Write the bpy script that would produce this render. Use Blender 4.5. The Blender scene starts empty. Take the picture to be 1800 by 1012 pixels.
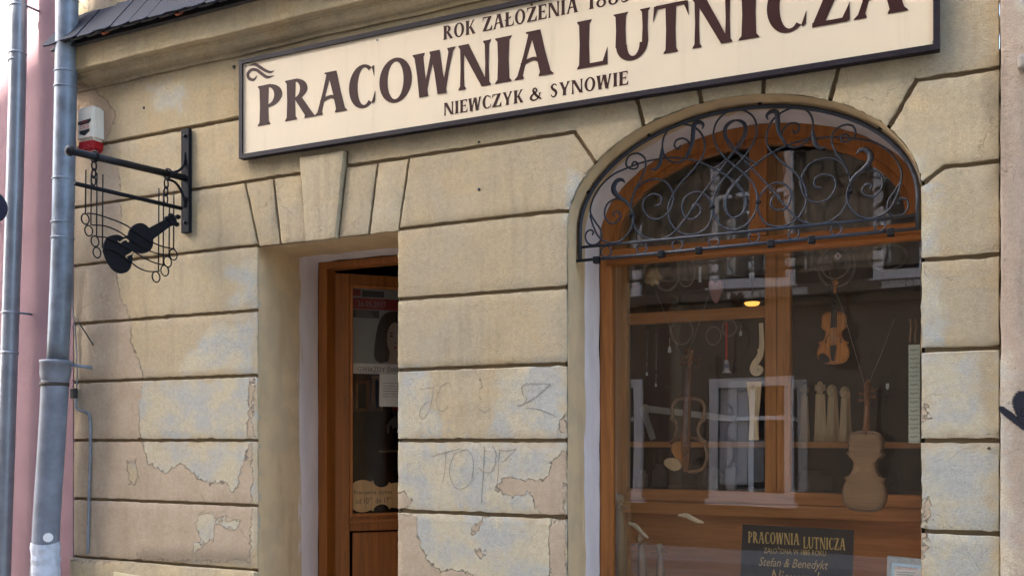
import bpy, bmesh, math, random
import numpy as np
from mathutils import Vector, Matrix
random.seed(7)
R = math.radians
SC = bpy.context.scene
COL = SC.collection

# ---------------------------------------------------------------- camera, sky, sun, exposure
F_PX, CX, HORIZON = 1705.0, 900.0, 772.0          # photograph is 1800 x 1012
DIST, EYE, YAW = 4.66, 1.65, R(26.2)
cam_d = bpy.data.cameras.new('camera')
cam_d.sensor_fit = 'HORIZONTAL'; cam_d.sensor_width = 36.0
cam_d.lens = F_PX / 1800 * 36
cam_d.shift_y = (HORIZON - 506) / 1800
cam_d.clip_start = 0.05; cam_d.clip_end = 500
cam = bpy.data.objects.new('camera', cam_d); COL.objects.link(cam)
cam.location = (0, -DIST, EYE); cam.rotation_euler = (R(90), 0, YAW)
SC.camera = cam

SUN_DIR = Vector((1.1, 1.0, -1.2)).normalized()     # the way the light travels
to_sun = -SUN_DIR
world = bpy.data.worlds.new('World'); SC.world = world; world.use_nodes = True
wn = world.node_tree.nodes; wl = world.node_tree.links
bg = wn['Background']; bg.inputs[1].default_value = 0.15
sky = wn.new('ShaderNodeTexSky'); sky.sky_type = 'NISHITA'; sky.sun_disc = False
sky.sun_elevation = math.asin(to_sun.z); sky.sun_rotation = math.atan2(to_sun.x, to_sun.y)
sky.air_density = 1.0; sky.dust_density = 2.5; sky.ozone_density = 1.0
wl.new(sky.outputs[0], bg.inputs[0])
sd = bpy.data.lights.new('sun', 'SUN'); sd.energy = 4.0; sd.angle = R(0.55); sd.color = (1.0, 0.93, 0.84)
sun = bpy.data.objects.new('sun', sd); COL.objects.link(sun)
sun.rotation_euler = SUN_DIR.to_track_quat('-Z', 'Y').to_euler(); sun.location = (-20, -20, 30)
SC.view_settings.view_transform = 'Standard'; SC.view_settings.look = 'None'
SC.view_settings.gamma = 1.0; SC.view_settings.use_curve_mapping = False
SC.view_settings.exposure = 3.4
SC.render.engine = 'CYCLES'
SC.cycles.use_denoising = True
SC.cycles.max_bounces = 8; SC.cycles.transparent_max_bounces = 16; SC.cycles.diffuse_bounces = 4; SC.cycles.glossy_bounces = 3

# ---------------------------------------------------------------- survey: measured point of the photograph -> place on a wall plane
def ray(px, py):
    a = (px - CX) / F_PX; b = (HORIZON - py) / F_PX
    return Vector((-math.sin(YAW) + math.cos(YAW) * a, math.cos(YAW) + math.sin(YAW) * a, b))
def at(px, py, Y=0.0):
    r = ray(px, py); k = (Y + DIST) / r.y
    return Vector((r.x * k, Y, EYE + r.z * k))
def at_x(px, py, X):
    r = ray(px, py); k = X / r.x
    return Vector((X, -DIST + r.y * k, EYE + r.z * k))

# ---------------------------------------------------------------- mesh helpers
WLOC = {}
def thing(name, label, cat, loc=(0, 0, 0), group=None, rot=None):
    o = bpy.data.objects.new(name, None); COL.objects.link(o)
    o.empty_display_size = 0.1; o.location = loc
    if rot: o.rotation_euler = rot
    o['label'] = label; o['category'] = cat
    if group: o['group'] = group
    WLOC[o.name] = Vector(loc)
    return o
def tag(o, label, cat, group=None):
    o['label'] = label; o['category'] = cat
    if group: o['group'] = group
    return o
class MB:
    def __init__(s): s.v = []; s.f = []; s.sm = []
    def add(s, vs, fs, smooth=False):
        n = len(s.v); s.v += [tuple(v) for v in vs]
        s.f += [tuple(i + n for i in f) for f in fs]; s.sm += [smooth] * len(fs); return s
    def box(s, x0, x1, y0, y1, z0, z1):
        x0, x1 = sorted((x0, x1)); y0, y1 = sorted((y0, y1)); z0, z1 = sorted((z0, z1))
        return s.add([(x0,y0,z0),(x1,y0,z0),(x1,y1,z0),(x0,y1,z0),(x0,y0,z1),(x1,y0,z1),(x1,y1,z1),(x0,y1,z1)],
              [(3,2,1,0),(4,5,6,7),(0,1,5,4),(1,2,6,5),(2,3,7,6),(3,0,4,7)])
    def cbox(s, x0, x1, y0, y1, z0, z1, c=0.004):
        """box with chamfered edges"""
        x0, x1 = sorted((x0, x1)); y0, y1 = sorted((y0, y1)); z0, z1 = sorted((z0, z1))
        bm = bmesh.new(); bmesh.ops.create_cube(bm, size=1)
        for v in bm.verts:
            v.co = Vector(((x0+x1)/2 + v.co.x*(x1-x0), (y0+y1)/2 + v.co.y*(y1-y0), (z0+z1)/2 + v.co.z*(z1-z0)))
        c = min(c, (x1-x0)*.4, (y1-y0)*.4, (z1-z0)*.4)
        bmesh.ops.bevel(bm, geom=list(bm.edges), offset=c, segments=2, affect='EDGES', profile=0.5)
        bm.verts.index_update()
        s.add([v.co for v in bm.verts], [[v.index for v in f.verts] for f in bm.faces]); bm.free(); return s
    def tube(s, pts, r, n=8, closed=False, caps=True, flat=1.0):
        pts = [Vector(p) for p in pts]; m = len(pts)
        rs = r if isinstance(r, (list, tuple)) else [r] * m
        tang = []
        for i in range(m):
            a = pts[(i-1) % m] if (closed or i > 0) else pts[i]
            b = pts[(i+1) % m] if (closed or i < m-1) else pts[i]
            t = b - a; tang.append(t.normalized() if t.length > 1e-9 else Vector((0,0,1)))
        up = Vector((0,1,0)) if abs(tang[0].y) < .9 else Vector((1,0,0))
        nrm = (up - tang[0]*up.dot(tang[0])).normalized()
        vs = []; 
        for i in range(m):
            nrm = (nrm - tang[i]*nrm.dot(tang[i]))
            nrm = nrm.normalized() if nrm.length > 1e-6 else tang[i].orthogonal().normalized()
            bi = tang[i].cross(nrm)
            for k in range(n):
                a = 2*math.pi*k/n
                vs.append(pts[i] + (nrm*math.cos(a)*flat + bi*math.sin(a))*rs[i])
        fs = []
        for i in range(m if closed else m-1):
            j = (i+1) % m
            for k in range(n):
                l = (k+1) % n
                fs.append((i*n+k, i*n+l, j*n+l, j*n+k))
        if caps and not closed:
            fs.append(tuple(range(n))[::-1]); fs.append(tuple((m-1)*n+k for k in range(n)))
        return s.add(vs, fs, True)
    def lathe(s, prof, c=(0,0,0), n=16):
        vs = []; fs = []
        for (r, z) in prof:
            for k in range(n):
                a = 2*math.pi*k/n; vs.append((c[0]+r*math.cos(a), c[1]+r*math.sin(a), c[2]+z))
        for i in range(len(prof)-1):
            for k in range(n):
                l = (k+1) % n; fs.append((i*n+k, i*n+l, (i+1)*n+l, (i+1)*n+k))
        fs.append(tuple(range(n))[::-1]); fs.append(tuple((len(prof)-1)*n+k for k in range(n)))
        return s.add(vs, fs, True)
    def prism(s, poly, fn, d0, d1):
        """poly of (u,v); fn(u,v,d) -> point"""
        n = len(poly)
        vs = [fn(u, v, d0) for u, v in poly] + [fn(u, v, d1) for u, v in poly]
        fs = [tuple(range(n)), tuple(range(2*n-1, n-1, -1))]
        fs += [((i+1) % n, i, n+i, n+(i+1) % n) for i in range(n)]
        return s.add(vs, fs)
    def strip(s, L, Rr, fn, d0, d1, closed=False):
        """ribbon between two rails of (u,v), with a little thickness"""
        n = len(L)
        vs = [fn(u, v, d1) for u, v in L] + [fn(u, v, d1) for u, v in Rr] + [fn(u, v, d0) for u, v in L] + [fn(u, v, d0) for u, v in Rr]
        fs = []
        for i in range(n if closed else n-1):
            j = (i+1) % n
            fs += [(i, j, n+j, n+i), (i, 2*n+i, 2*n+j, j), (n+j, 3*n+j, 3*n+i, n+i)]
        return s.add(vs, fs)
    def build(s, name, mat, parent=None, world=True, loc=(0,0,0), label=None):
        off = Vector((0,0,0))
        if parent is not None and world: off = WLOC.get(parent.name, Vector((0,0,0)))
        elif parent is None: off = Vector(loc)
        me = bpy.data.meshes.new(name)
        me.from_pydata([tuple(Vector(v) - off) for v in s.v], [], s.f)
        me.polygons.foreach_set('use_smooth', s.sm)
        bm = bmesh.new(); bm.from_mesh(me); bmesh.ops.recalc_face_normals(bm, faces=bm.faces); bm.to_mesh(me); bm.free()
        me.materials.append(M[mat] if isinstance(mat, str) else mat); me.update()
        o = bpy.data.objects.new(name, me); COL.objects.link(o)
        if parent is not None:
            o.parent = parent; WLOC[o.name] = off
        else:
            o.location = loc; WLOC[o.name] = off
        if label: o['label'] = label
        return o
def spline(pts, k=6, closed=False):
    pts = [Vector(p) for p in pts]; n = len(pts); out = []
    for i in range(n if closed else n-1):
        p0 = pts[(i-1) % n] if (closed or i > 0) else pts[0]*2 - pts[1]
        p1 = pts[i]; p2 = pts[(i+1) % n]
        p3 = pts[(i+2) % n] if (closed or i < n-2) else pts[-1]*2 - pts[-2]
        for j in range(k):
            t = j/k
            out.append(.5*((2*p1) + (p2-p0)*t + (2*p0-5*p1+4*p2-p3)*t*t + (3*p1-p0-3*p2+p3)*t**3))
    if not closed: out.append(pts[-1])
    return out
def spl2(pts, k=6, closed=False): return [(p.x, p.y) for p in spline([(a, b, 0) for a, b in pts], k, closed)]
def lerp(a, b, t): return a + (b-a)*t
def ribbon(pts, ws, k=6):
    """smooth 2D ribbon, widths per control point -> two rails"""
    P = spline([(a, b, 0) for a, b in pts], k); n = len(P); m = len(pts)
    ws = ws if isinstance(ws, (list, tuple)) else [ws]*m
    L = []; Rr = []
    for i, p in enumerate(P):
        a = P[max(i-1, 0)]; b = P[min(i+1, n-1)]; t = (b-a)
        t = t.normalized() if t.length > 0 else Vector((1,0,0))
        q = i/k; j = min(int(q), m-2); w = lerp(ws[j], ws[j+1], q-j)/2
        L.append((p.x - t.y*w, p.y + t.x*w)); Rr.append((p.x + t.y*w, p.y - t.x*w))
    return L, Rr
def wall_fn(y):                       # (u,v) is (X,Z) of the facade, d is how far it stands proud
    return lambda u, v, d: (u, y - d, v)

# ---------------------------------------------------------------- materials
M = {}
class NT:
    def __init__(s, name):
        s.m = bpy.data.materials.new(name); s.m.use_nodes = True
        s.t = s.m.node_tree; s.n = s.t.nodes; s.b = s.n['Principled BSDF']; s.out = s.n['Material Output']; M[name] = s.m
        s.tc = s.n.new('ShaderNodeTexCoord')
    def link(s, a, b): s.t.links.new(a, b)
    def _in(s, sock, v):
        if v is None: return
        if hasattr(v, 'is_output') or isinstance(v, bpy.types.NodeSocket): s.link(v, sock)
        else:
            if isinstance(v, tuple) and len(v) == 3 and sock.type == 'RGBA': v = v + (1,)
            sock.default_value = v
    def coord(s, scale=(1,1,1), loc=(0,0,0), kind='Object'):
        mp = s.n.new('ShaderNodeMapping'); s.link(s.tc.outputs[kind], mp.inputs[0])
        mp.inputs['Scale'].default_value = scale; mp.inputs['Location'].default_value = loc
        return mp.outputs[0]
    def noise(s, scale, detail=4, rough=.55, co=None, dist=0.0):
        n = s.n.new('ShaderNodeTexNoise'); n.inputs['Scale'].default_value = scale
        n.inputs['Detail'].default_value = detail; n.inputs['Roughness'].default_value = rough; n.inputs['Distortion'].default_value = dist
        s.link(co if co is not None else s.tc.outputs['Object'], n.inputs['Vector']); return n.outputs['Fac']
    def rng(s, v, a, b, c=0.0, d=1.0):
        n = s.n.new('ShaderNodeMapRange'); n.interpolation_type = 'SMOOTHSTEP'
        s._in(n.inputs[0], v); n.inputs[1].default_value = a; n.inputs[2].default_value = b
        n.inputs[3].default_value = c; n.inputs[4].default_value = d; return n.outputs[0]
    def math(s, op, a, b=None, c=None):
        n = s.n.new('ShaderNodeMath'); n.operation = op
        s._in(n.inputs[0], a); s._in(n.inputs[1], b)
        if c is not None: s._in(n.inputs[2], c)
        return n.outputs[0]
    def mix(s, f, a, b, blend='MIX'):
        n = s.n.new('ShaderNodeMix'); n.data_type = 'RGBA'; n.blend_type = blend
        s._in(n.inputs[0], f); s._in(n.inputs[6], a); s._in(n.inputs[7], b); return n.outputs[2]
    def attr(s, name):
        n = s.n.new('ShaderNodeAttribute'); n.attribute_name = name; return n.outputs['Fac']
    def sep(s, co=None):
        n = s.n.new('ShaderNodeSeparateXYZ'); s.link(co if co is not None else s.tc.outputs['Object'], n.inputs[0]); return n.outputs
    def bump(s, h, strength=.5, dist=.003):
        n = s.n.new('ShaderNodeBump'); n.inputs['Strength'].default_value = strength; n.inputs['Distance'].default_value = dist
        s.link(h, n.inputs['Height']); s.link(n.outputs[0], s.b.inputs['Normal'])
    def set(s, color=None, rough=None, metal=None, spec=None):
        s._in(s.b.inputs['Base Color'], color); s._in(s.b.inputs['Roughness'], rough); s._in(s.b.inputs['Metallic'], metal)
        s._in(s.b.inputs['Specular IOR Level'], spec); return s

def plaster(name, c1, c2, bare1, bare2, pale1, pale2, grit=1.0):
    t = NT(name)
    n_big = t.noise(1.6, 5, .6); n_mid = t.noise(7, 6, .65); n_f = t.noise(38, 5, .6); n_g = t.noise(120, 4, .7)
    streak = t.noise(3.5, 4, .6, t.coord((3.2, 3.2, .35)))
    base = t.mix(t.rng(n_big, .32, .68), c1, c2)
    blot = t.noise(3.2, 6, .62, t.coord(loc=(11, 3, 5)), .8)
    base = t.mix(t.math('MULTIPLY', t.rng(blot, .50, .70), .55), base, (c1[0]*1.04, c1[1]*.97, c1[2]*.88))
    base = t.mix(t.math('MULTIPLY', t.rng(blot, .46, .28), .45), base, (c2[0]*.92, c2[1]*.97, c2[2]*1.08))
    oi = t.n.new('ShaderNodeObjectInfo').outputs['Random']
    base = t.mix(1.0, base, t.mix(oi, (.91, .905, .90), (1.05, 1.05, 1.04)), 'MULTIPLY')
    base = t.mix(t.math('MULTIPLY', t.rng(n_mid, .42, .72), .45), base, tuple(x*.80 for x in c2))
    base = t.mix(t.math('MULTIPLY', t.rng(streak, .50, .78), .55), base, tuple(x*.62 for x in c2))
    # pale lime-wash layers that show where the top paint has worn
    pa = t.math('ADD', t.math('ADD', t.attr('pale'), .02), t.math('MULTIPLY', t.math('SUBTRACT', n_mid, .5), .34))
    pa = t.math('ADD', pa, t.math('MULTIPLY', t.math('SUBTRACT', n_f, .5), .10))
    hue = t.noise(5.0, 5, .65, t.coord(loc=(3, 1, 7)))
    pcol = t.mix(t.rng(hue, .40, .60), pale1, pale2)
    col = t.mix(t.math('MULTIPLY', t.rng(pa, -.03, .07), .88), base, pcol)
    # bare render where the paint has flaked off
    wob = t.math('ADD', t.math('MULTIPLY', t.math('SUBTRACT', t.noise(11, 6, .7), .5), .13), t.math('MULTIPLY', t.math('SUBTRACT', n_f, .5), .055))
    ba = t.math('ADD', t.attr('bare'), wob)
    bare = t.rng(ba, -.002, .002)
    bcol = t.mix(t.rng(n_mid, .3, .7), bare1, bare2)
    bcol = t.mix(t.math('MULTIPLY', t.rng(streak, .50, .74), .30), bcol, tuple(x*.6 for x in bare2))
    col = t.mix(bare, col, bcol)
    # hairline cracks in some places only
    vo = t.n.new('ShaderNodeTexVoronoi'); vo.feature = 'DISTANCE_TO_EDGE'; vo.inputs['Scale'].default_value = 3.1
    mpn = t.n.new('ShaderNodeVectorMath'); mpn.operation = 'MULTIPLY_ADD'; nzc = t.n.new('ShaderNodeTexNoise'); nzc.inputs['Scale'].default_value = 6; nzc.inputs['Detail'].default_value = 5
    t.link(t.tc.outputs['Object'], nzc.inputs['Vector']); t.link(nzc.outputs['Color'], mpn.inputs[0]); mpn.inputs[1].default_value = (.22, .22, .22); t.link(t.tc.outputs['Object'], mpn.inputs[2]); t.link(mpn.outputs[0], vo.inputs['Vector'])
    crack = t.math('MULTIPLY', t.rng(vo.outputs['Distance'], .007, .001), t.rng(t.noise(2.3, 3, .6, t.coord(loc=(5, 2, 8))), .52, .62))
    col = t.mix(t.math('MULTIPLY', crack, .38), col, (.11, .085, .06))
    edge = t.math('MULTIPLY', t.rng(ba, -.010, -.001), t.rng(ba, .004, .0, 0, 1))
    col = t.mix(t.math('MULTIPLY', edge, .16), col, (.55, .50, .42))
    soil = t.math('ADD', t.attr('soil'), t.math('MULTIPLY', t.math('SUBTRACT', n_mid, .5), .5))
    col = t.mix(t.math('MULTIPLY', t.rng(soil, .2, 1.0), .65), col, (.085, .07, .05))
    gmask = t.rng(t.noise(2.7, 4, .6, t.coord(loc=(2, 6, 1))), .35, .65, .35, 1.0)
    col = t.mix(gmask, col, t.mix(t.rng(n_g, .32, .70), t.mix(1.0, col, (1.12, 1.12, 1.11), 'MULTIPLY'), t.mix(1.0, col, (.80, .79, .775), 'MULTIPLY')))
    col = t.mix(t.rng(n_f, .34, .70), t.mix(1.0, col, (1.05, 1.05, 1.05), 'MULTIPLY'), t.mix(1.0, col, (.92, .915, .905), 'MULTIPLY'))
    pits = t.rng(t.noise(46, 2, .5, t.coord(loc=(9, 4, 2))), .70, .76)
    col = t.mix(t.math('MULTIPLY', pits, .45), col, (.12, .095, .065))
    t.set(col, .92, 0, .25)
    h = t.math('ADD', t.math('MULTIPLY', n_g, .6*grit), t.math('MULTIPLY', n_f, .45*grit))
    h = t.math('ADD', h, t.math('MULTIPLY', bare, -.3)); h = t.math('ADD', h, t.math('MULTIPLY', crack, -.5))
    h = t.math('ADD', h, t.math('MULTIPLY', t.rng(pa, -.02, .02), -.06))
    t.bump(h, .7, .006)
    b2 = t.n.new('ShaderNodeBump'); b2.inputs['Strength'].default_value = 1.0; b2.inputs['Distance'].default_value = .0055
    t.link(t.math('SUBTRACT', 1.0, t.rng(ba, -.004, .004)), b2.inputs['Height']); b1 = t.b.inputs['Normal'].links[0].from_node
    t.link(b1.outputs[0], b2.inputs['Normal']); t.link(b2.outputs[0], t.b.inputs['Normal'])
    return t
plaster('plaster', (.410, .330, .198), (.366, .312, .216), (.345, .272, .190), (.395, .322, .232), (.335, .345, .318), (.425, .380, .270))
plaster('plaster_frieze', (.415, .330, .188), (.382, .318, .208), (.33, .235, .16), (.38, .29, .20), (.37, .36, .31), (.45, .39, .27))
plaster('plaster_neighbour', (.385, .300, .232), (.365, .298, .228), (.40, .28, .2), (.42, .30, .22), (.38, .37, .33), (.46, .40, .29), 1.4)

t = NT('groove_render')
t.set(t.mix(t.noise(9, 5), (.17, .125, .07), (.24, .18, .11)), .95, 0, .2); t.bump(t.noise(120), .5, .004)

t = NT('reveal_paint')      # ochre paint in front, lilac-white undercoat brushed on deeper in
y = t.sep()[1]
brush = t.noise(4, 5, .65, t.coord((1.5, 9, .6)))
f = t.rng(t.math('ADD', y, t.math('MULTIPLY', t.math('SUBTRACT', brush, .5), .16)), .0, .012)
t.f_node = f.node
oc = t.mix(t.rng(t.noise(6, 5), .35, .65), (.50, .362, .20), (.43, .32, .185))
oc = t.mix(t.math('MULTIPLY', t.rng(t.noise(3, 5, .6, t.coord((4, 4, .5))), .5, .75), .5), oc, (.34, .23, .105))
li = t.mix(t.rng(t.noise(8, 5, .6, t.coord((1, 1, .3))), .35, .7), (.56, .505, .485), (.63, .575, .555))
t.set(t.mix(f, oc, li), .85, 0, .25); t.bump(t.noise(60, 5), .5, .003)
reveal_src = M['reveal_paint']; reveal_node = f.node.name
def reveal_mat(name, ysplit):
    m = reveal_src.copy(); m.name = name; M[name] = m
    n = m.node_tree.nodes[reveal_node]; n.inputs[1].default_value = ysplit; n.inputs[2].default_value = ysplit + .015
reveal_mat('door_reveal_paint', .40); reveal_mat('window_reveal_paint', .24)

def wood(name, a, b, rough=.38, vert=True, sc=1.0, bump=.15):
    t = NT(name)
    co = t.coord((28*sc, 28*sc, 1.3*sc) if vert else (1.3*sc, 28*sc, 28*sc))
    g = t.noise(1.0, 6, .65, co, .6); g2 = t.noise(4.2, 3, .6, co, .3)
    c = t.mix(t.rng(g, .3, .7), a, b)
    c = t.mix(t.math('MULTIPLY', t.rng(g2, .5, .75), .5), c, tuple(x*.55 for x in a))
    t.set(c, t.rng(g, .2, .8, rough-.08, rough+.12), 0, .45); t.bump(g2, bump, .001); return t
wood('frame_wood', (.26, .088, .018), (.41, .148, .032)); wood('frame_wood_h', (.27, .092, .018), (.42, .152, .033), vert=False)
wood('case_wood', (.47, .205, .062), (.60, .285, .092), .45); wood('case_wood_h', (.40, .17, .048), (.53, .24, .075), .45, vert=False)
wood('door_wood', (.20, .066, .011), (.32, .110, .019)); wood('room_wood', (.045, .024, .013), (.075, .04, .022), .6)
wood('neck_wood', (.25, .145, .068), (.33, .20, .10), .5, sc=.6); wood('maple', (.44, .27, .12), (.56, .37, .18), .5, sc=.6); wood('pale_maple', (.72, .58, .36), (.80, .67, .46), .6, sc=.5)
wood('violin_varnish', (.40, .15, .03), (.52, .22, .05), .25, sc=.5); wood('raw_violin', (.165, .098, .050), (.22, .135, .072), .5, vert=False, sc=.6)
wood('dark_varnish', (.13, .05, .02), (.20, .085, .03), .3, sc=.5); wood('bare_scroll', (.40, .27, .13), (.50, .35, .19), .55, sc=.6)

def plain(name, c, rough=.5, metal=0.0, spec=.5, var=.25, sc=20, bump=0.0, bsc=60):
    t = NT(name); n = t.noise(sc, 5, .6)
    t.set(t.mix(t.rng(n, .3, .7), tuple(x*(1-var) for x in c), tuple(min(1, x*(1+var*.5)) for x in c)), t.rng(n, .2, .8, max(.02, rough-.08), min(1, rough+.1)), metal, spec)
    if bump: t.bump(t.noise(bsc, 4), bump, .002)
    return t
plain('iron', (.019, .025, .038), .5, .0, .45, .4, 40, .3, 160); plain('sign_iron', (.006, .007, .010), .68, .0, .16, .4, 40, .3, 160)
plain('iron_arm', (.006, .007, .010), .5, .0, .25, .5, 25, .3, 90)
t = NT('sign_cream')
st_ = t.noise(2.0, 5, .65, t.coord((5, 5, .5))); sp_n = t.noise(60, 3, .6); bg_ = t.noise(1.2, 4, .6)
c = t.mix(t.rng(bg_, .3, .7), (.62, .515, .355), (.56, .47, .33)); c = t.mix(t.math('MULTIPLY', t.rng(st_, .52, .8), .38), c, (.40, .32, .21))
c = t.mix(t.math('MULTIPLY', t.rng(sp_n, .66, .76), .35), c, (.30, .23, .15)); t.set(c, .45, 0, .4)
plain('sign_brown', (.030, .0075, .0055), .5, 0, .18, .12, 6)
plain('sign_frame', (.012, .008, .012), .55, 0, .22, .3, 15)
plain('zinc', (.165, .198, .238), .48, .25, .5, .38, 6, .12, 30)
plain('zinc_light', (.23, .255, .285), .40, .4, .5, .2, 7, .08, 30)
plain('pvc_grey', (.17, .19, .225), .55, 0, .35, .28, 6, .1, 40)
plain('pvc_white', (.46, .50, .56), .5, 0, .4, .12, 22, .5, 40)
plain('slate', (.024, .028, .040), .75, 0, .14, .35, 14, .45, 45)
plain('slate_edge', (.04, .038, .038), .8, 0, .4, .4, 40, .6, 60)
plain('brick_red', (.26, .075, .035), .85, 0, .3, .4, 30, .5, 60)
plain('dirty_iron', (.05, .036, .028), .7, .0, .4, .4, 30, .4, 80)
plain('white_plastic', (.66, .62, .52), .38, 0, .5, .06, 6)
plain('red_lens', (.30, .010, .014), .2, 0, .6, .1, 6)
plain('print_red', (.45, .05, .045), .5); plain('print_black', (.02, .02, .022), .45); plain('print_white', (.72, .72, .70), .5, var=.05)
plain('cable_black', (.018, .017, .017), .55); plain('cable_grey', (.16, .18, .20), .5)
plain('gold_paint', (.40, .29, .10), .45, .1); plain('board_black', (.010, .010, .011), .35, 0, .5, .3)
plain('ebony', (.016, .014, .013), .35); plain('string', (.40, .35, .27), .4); plain('steel_string', (.45, .43, .40), .3, .8)
plain('white_enamel', (.60, .61, .62), .4, 0, .5, .06); plain('ribbon_red', (.50, .03, .022), .7)
plain('porcelain', (.62, .64, .66), .25, 0, .5, .05); plain('blue_print', (.10, .14, .28), .4)
plain('paper_green', (.40, .46, .40), .7, var=.08); plain('paper_white', (.58, .60, .60), .7, var=.06); plain('paper_grey', (.17, .175, .175), .7, var=.15, sc=3)
plain('pale_blue', (.36, .56, .72), .5, var=.06); plain('frame_silver', (.34, .38, .42), .4, .3)
plain('tartan', (.38, .20, .19), .8, var=.5, sc=120); plain('hair_dark', (.015, .011, .009), .6); plain('skin_grey', (.20, .155, .13), .6, var=.06)
plain('poster_red', (.15, .010, .012), .45); plain('poster_dark', (.022, .022, .024), .45)
plain('skirting', (.32, .275, .19), .9, 0, .25, .25, 12, .7, 90)
plain('pencil', (.18, .165, .14), .9)
plain('dark_sign', (.012, .022, .045), .35); plain('plate_yellow', (.55, .50, .30), .5, var=.08)
plain('cobble', (.27, .235, .185), .9, var=.3, sc=12, bump=.6); plain('asphalt', (.05, .05, .05), .9, var=.3, sc=40, bump=.5); plain('paving', (.33, .29, .235), .9, var=.2, sc=8, bump=.4); plain('granite', (.30, .29, .28), .8, var=.3, sc=60)
plain('opp_wall', (.14, .10, .066), .9, 0, .2, .15, 2, .3, 60); plain('opp_wall_b', (.16, .125, .092), .9, 0, .2, .15, 2, .3, 60); plain('opp_trim', (.60, .55, .50), .8, var=.08)
plain('opp_roof', (.20, .07, .045), .85, var=.3, sc=15); plain('backing_drape', (.27, .22, .18), .95, var=.2, sc=5); plain('curtain', (.42, .41, .40), .9, var=.12, sc=6); plain('room_dark', (.022, .016, .012), .9, var=.3, sc=2); plain('room_wall', (.060, .038, .023), .9, var=.2, sc=2)

t = NT('pink_stucco')
n = t.noise(3, 5, .6); g = t.noise(170, 3, .6)
c = t.mix(t.rng(n, .3, .7), (.265, .165, .182), (.315, .198, .213)); c = t.mix(t.math('MULTIPLY', t.rng(g, .45, .75), .25), c, (.21, .11, .12))
t.set(c, .92, 0, .25); t.bump(g, .6, .004)

def glass(name, refl, tint=(.975, .985, .975)):
    m = bpy.data.materials.new(name); m.use_nodes = True; M[name] = m
    t = m.node_tree; n = t.nodes; n.clear()
    out = n.new('ShaderNodeOutputMaterial'); mx = n.new('ShaderNodeMixShader'); tr = n.new('ShaderNodeBsdfTransparent'); gl = n.new('ShaderNodeBsdfGlossy')
    tr.inputs[0].default_value = tint + (1,); gl.inputs['Roughness'].default_value = .004; gl.inputs[0].default_value = (1, 1, 1, 1)
    lw = n.new('ShaderNodeLayerWeight'); lw.inputs[0].default_value = .5
    p = n.new('ShaderNodeMath'); p.operation = 'POWER'; p.inputs[1].default_value = 5; t.links.new(lw.outputs['Facing'], p.inputs[0])
    q = n.new('ShaderNodeMath'); q.operation = 'MULTIPLY_ADD'; q.inputs[1].default_value = 1-refl; q.inputs[2].default_value = refl
    t.links.new(p.outputs[0], q.inputs[0]); t.links.new(q.outputs[0], mx.inputs[0])
    t.links.new(tr.outputs[0], mx.inputs[1]); t.links.new(gl.outputs[0], mx.inputs[2]); t.links.new(mx.outputs[0], out.inputs[0])
    tc = n.new('ShaderNodeTexCoord'); ns = n.new('ShaderNodeTexNoise'); ns.inputs['Scale'].default_value = 1.3; ns.inputs['Detail'].default_value = 1
    bp = n.new('ShaderNodeBump'); bp.inputs['Strength'].default_value = .12; bp.inputs['Distance'].default_value = .01
    t.links.new(tc.outputs['Object'], ns.inputs['Vector']); t.links.new(ns.outputs['Fac'], bp.inputs['Height']); t.links.new(bp.outputs[0], gl.inputs['Normal'])
glass('pane_glass', .056); glass('thin_glass', .045); glass('door_glass', .016); glass('house_glass', .12, (.5, .52, .54))
t = NT('graffiti_navy')       # sprayed paint thins out to specks at its edge
al_ = t.rng(t.math('ADD', t.attr('spray'), t.math('MULTIPLY', t.math('SUBTRACT', t.noise(160, 3, .7), .5), .55)), .30, .55)
t.set((.010, .011, .018), .65, 0, .3); t.link(al_, t.b.inputs['Alpha'])
m = bpy.data.materials.new('lamp_glow'); m.use_nodes = True; M['lamp_glow'] = m
m.node_tree.nodes['Principled BSDF'].inputs['Emission Color'].default_value = (1, .42, .08, 1)
m.node_tree.nodes['Principled BSDF'].inputs['Emission Strength'].default_value = .20

# ================================================================ wear on the plaster: outlines measured on the facade
def zone(*pts): return np.array([[at(x, y).x, at(x, y).z] for x, y in pts])
BARE = [zone((100,150),(160,152),(205,195),(186,255),(208,300),(214,365),(212,420),(203,470),(212,520),(226,552),(232,600),(252,662),(243,720),(248,775),(262,812),(292,832),(318,812),(362,850),(398,846),(408,866),(418,862),(424,824),(436,780),(444,780),(441,985),(100,985)),
        zone((438,668),(447,660),(444,770),(434,764)),
        zone((868,852),(892,838),(930,846),(962,838),(974,800),(996,790),(994,908),(950,906),(936,872),(872,866)),
        zone((694,858),(716,866),(724,896),(696,898)), zone((984,725),(996,728),(996,762),(985,758)),
        zone((694,902),(732,906),(736,950),(752,990),(800,1012),(694,1030)), zone((836,914),(856,904),(838,936),(826,942)),
        zone((838,962),(856,966),(846,984),(836,980)), zone((966,920),(994,912),(994,1020),(966,1010)), zone((742,1006),(800,1000),(860,1020),(760,1030)),
        zone((132,0),(170,30),(200,22),(190,-10),(240,-20),(132,-40)), zone((196,-20),(236,6),(300,-10),(290,-40)),
        zone((1619,880),(1632,870),(1630,960),(1619,990)), zone((1619,705),(1626,700),(1626,760),(1619,770))]
HOLES = [zone((220,812),(236,808),(244,830),(240,852),(226,846)), zone((344,906),(372,902),(378,916),(374,946),(340,968),(352,944),(343,922)), zone((384,908),(398,902),(402,912),(424,914),(414,930),(390,926))]
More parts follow.
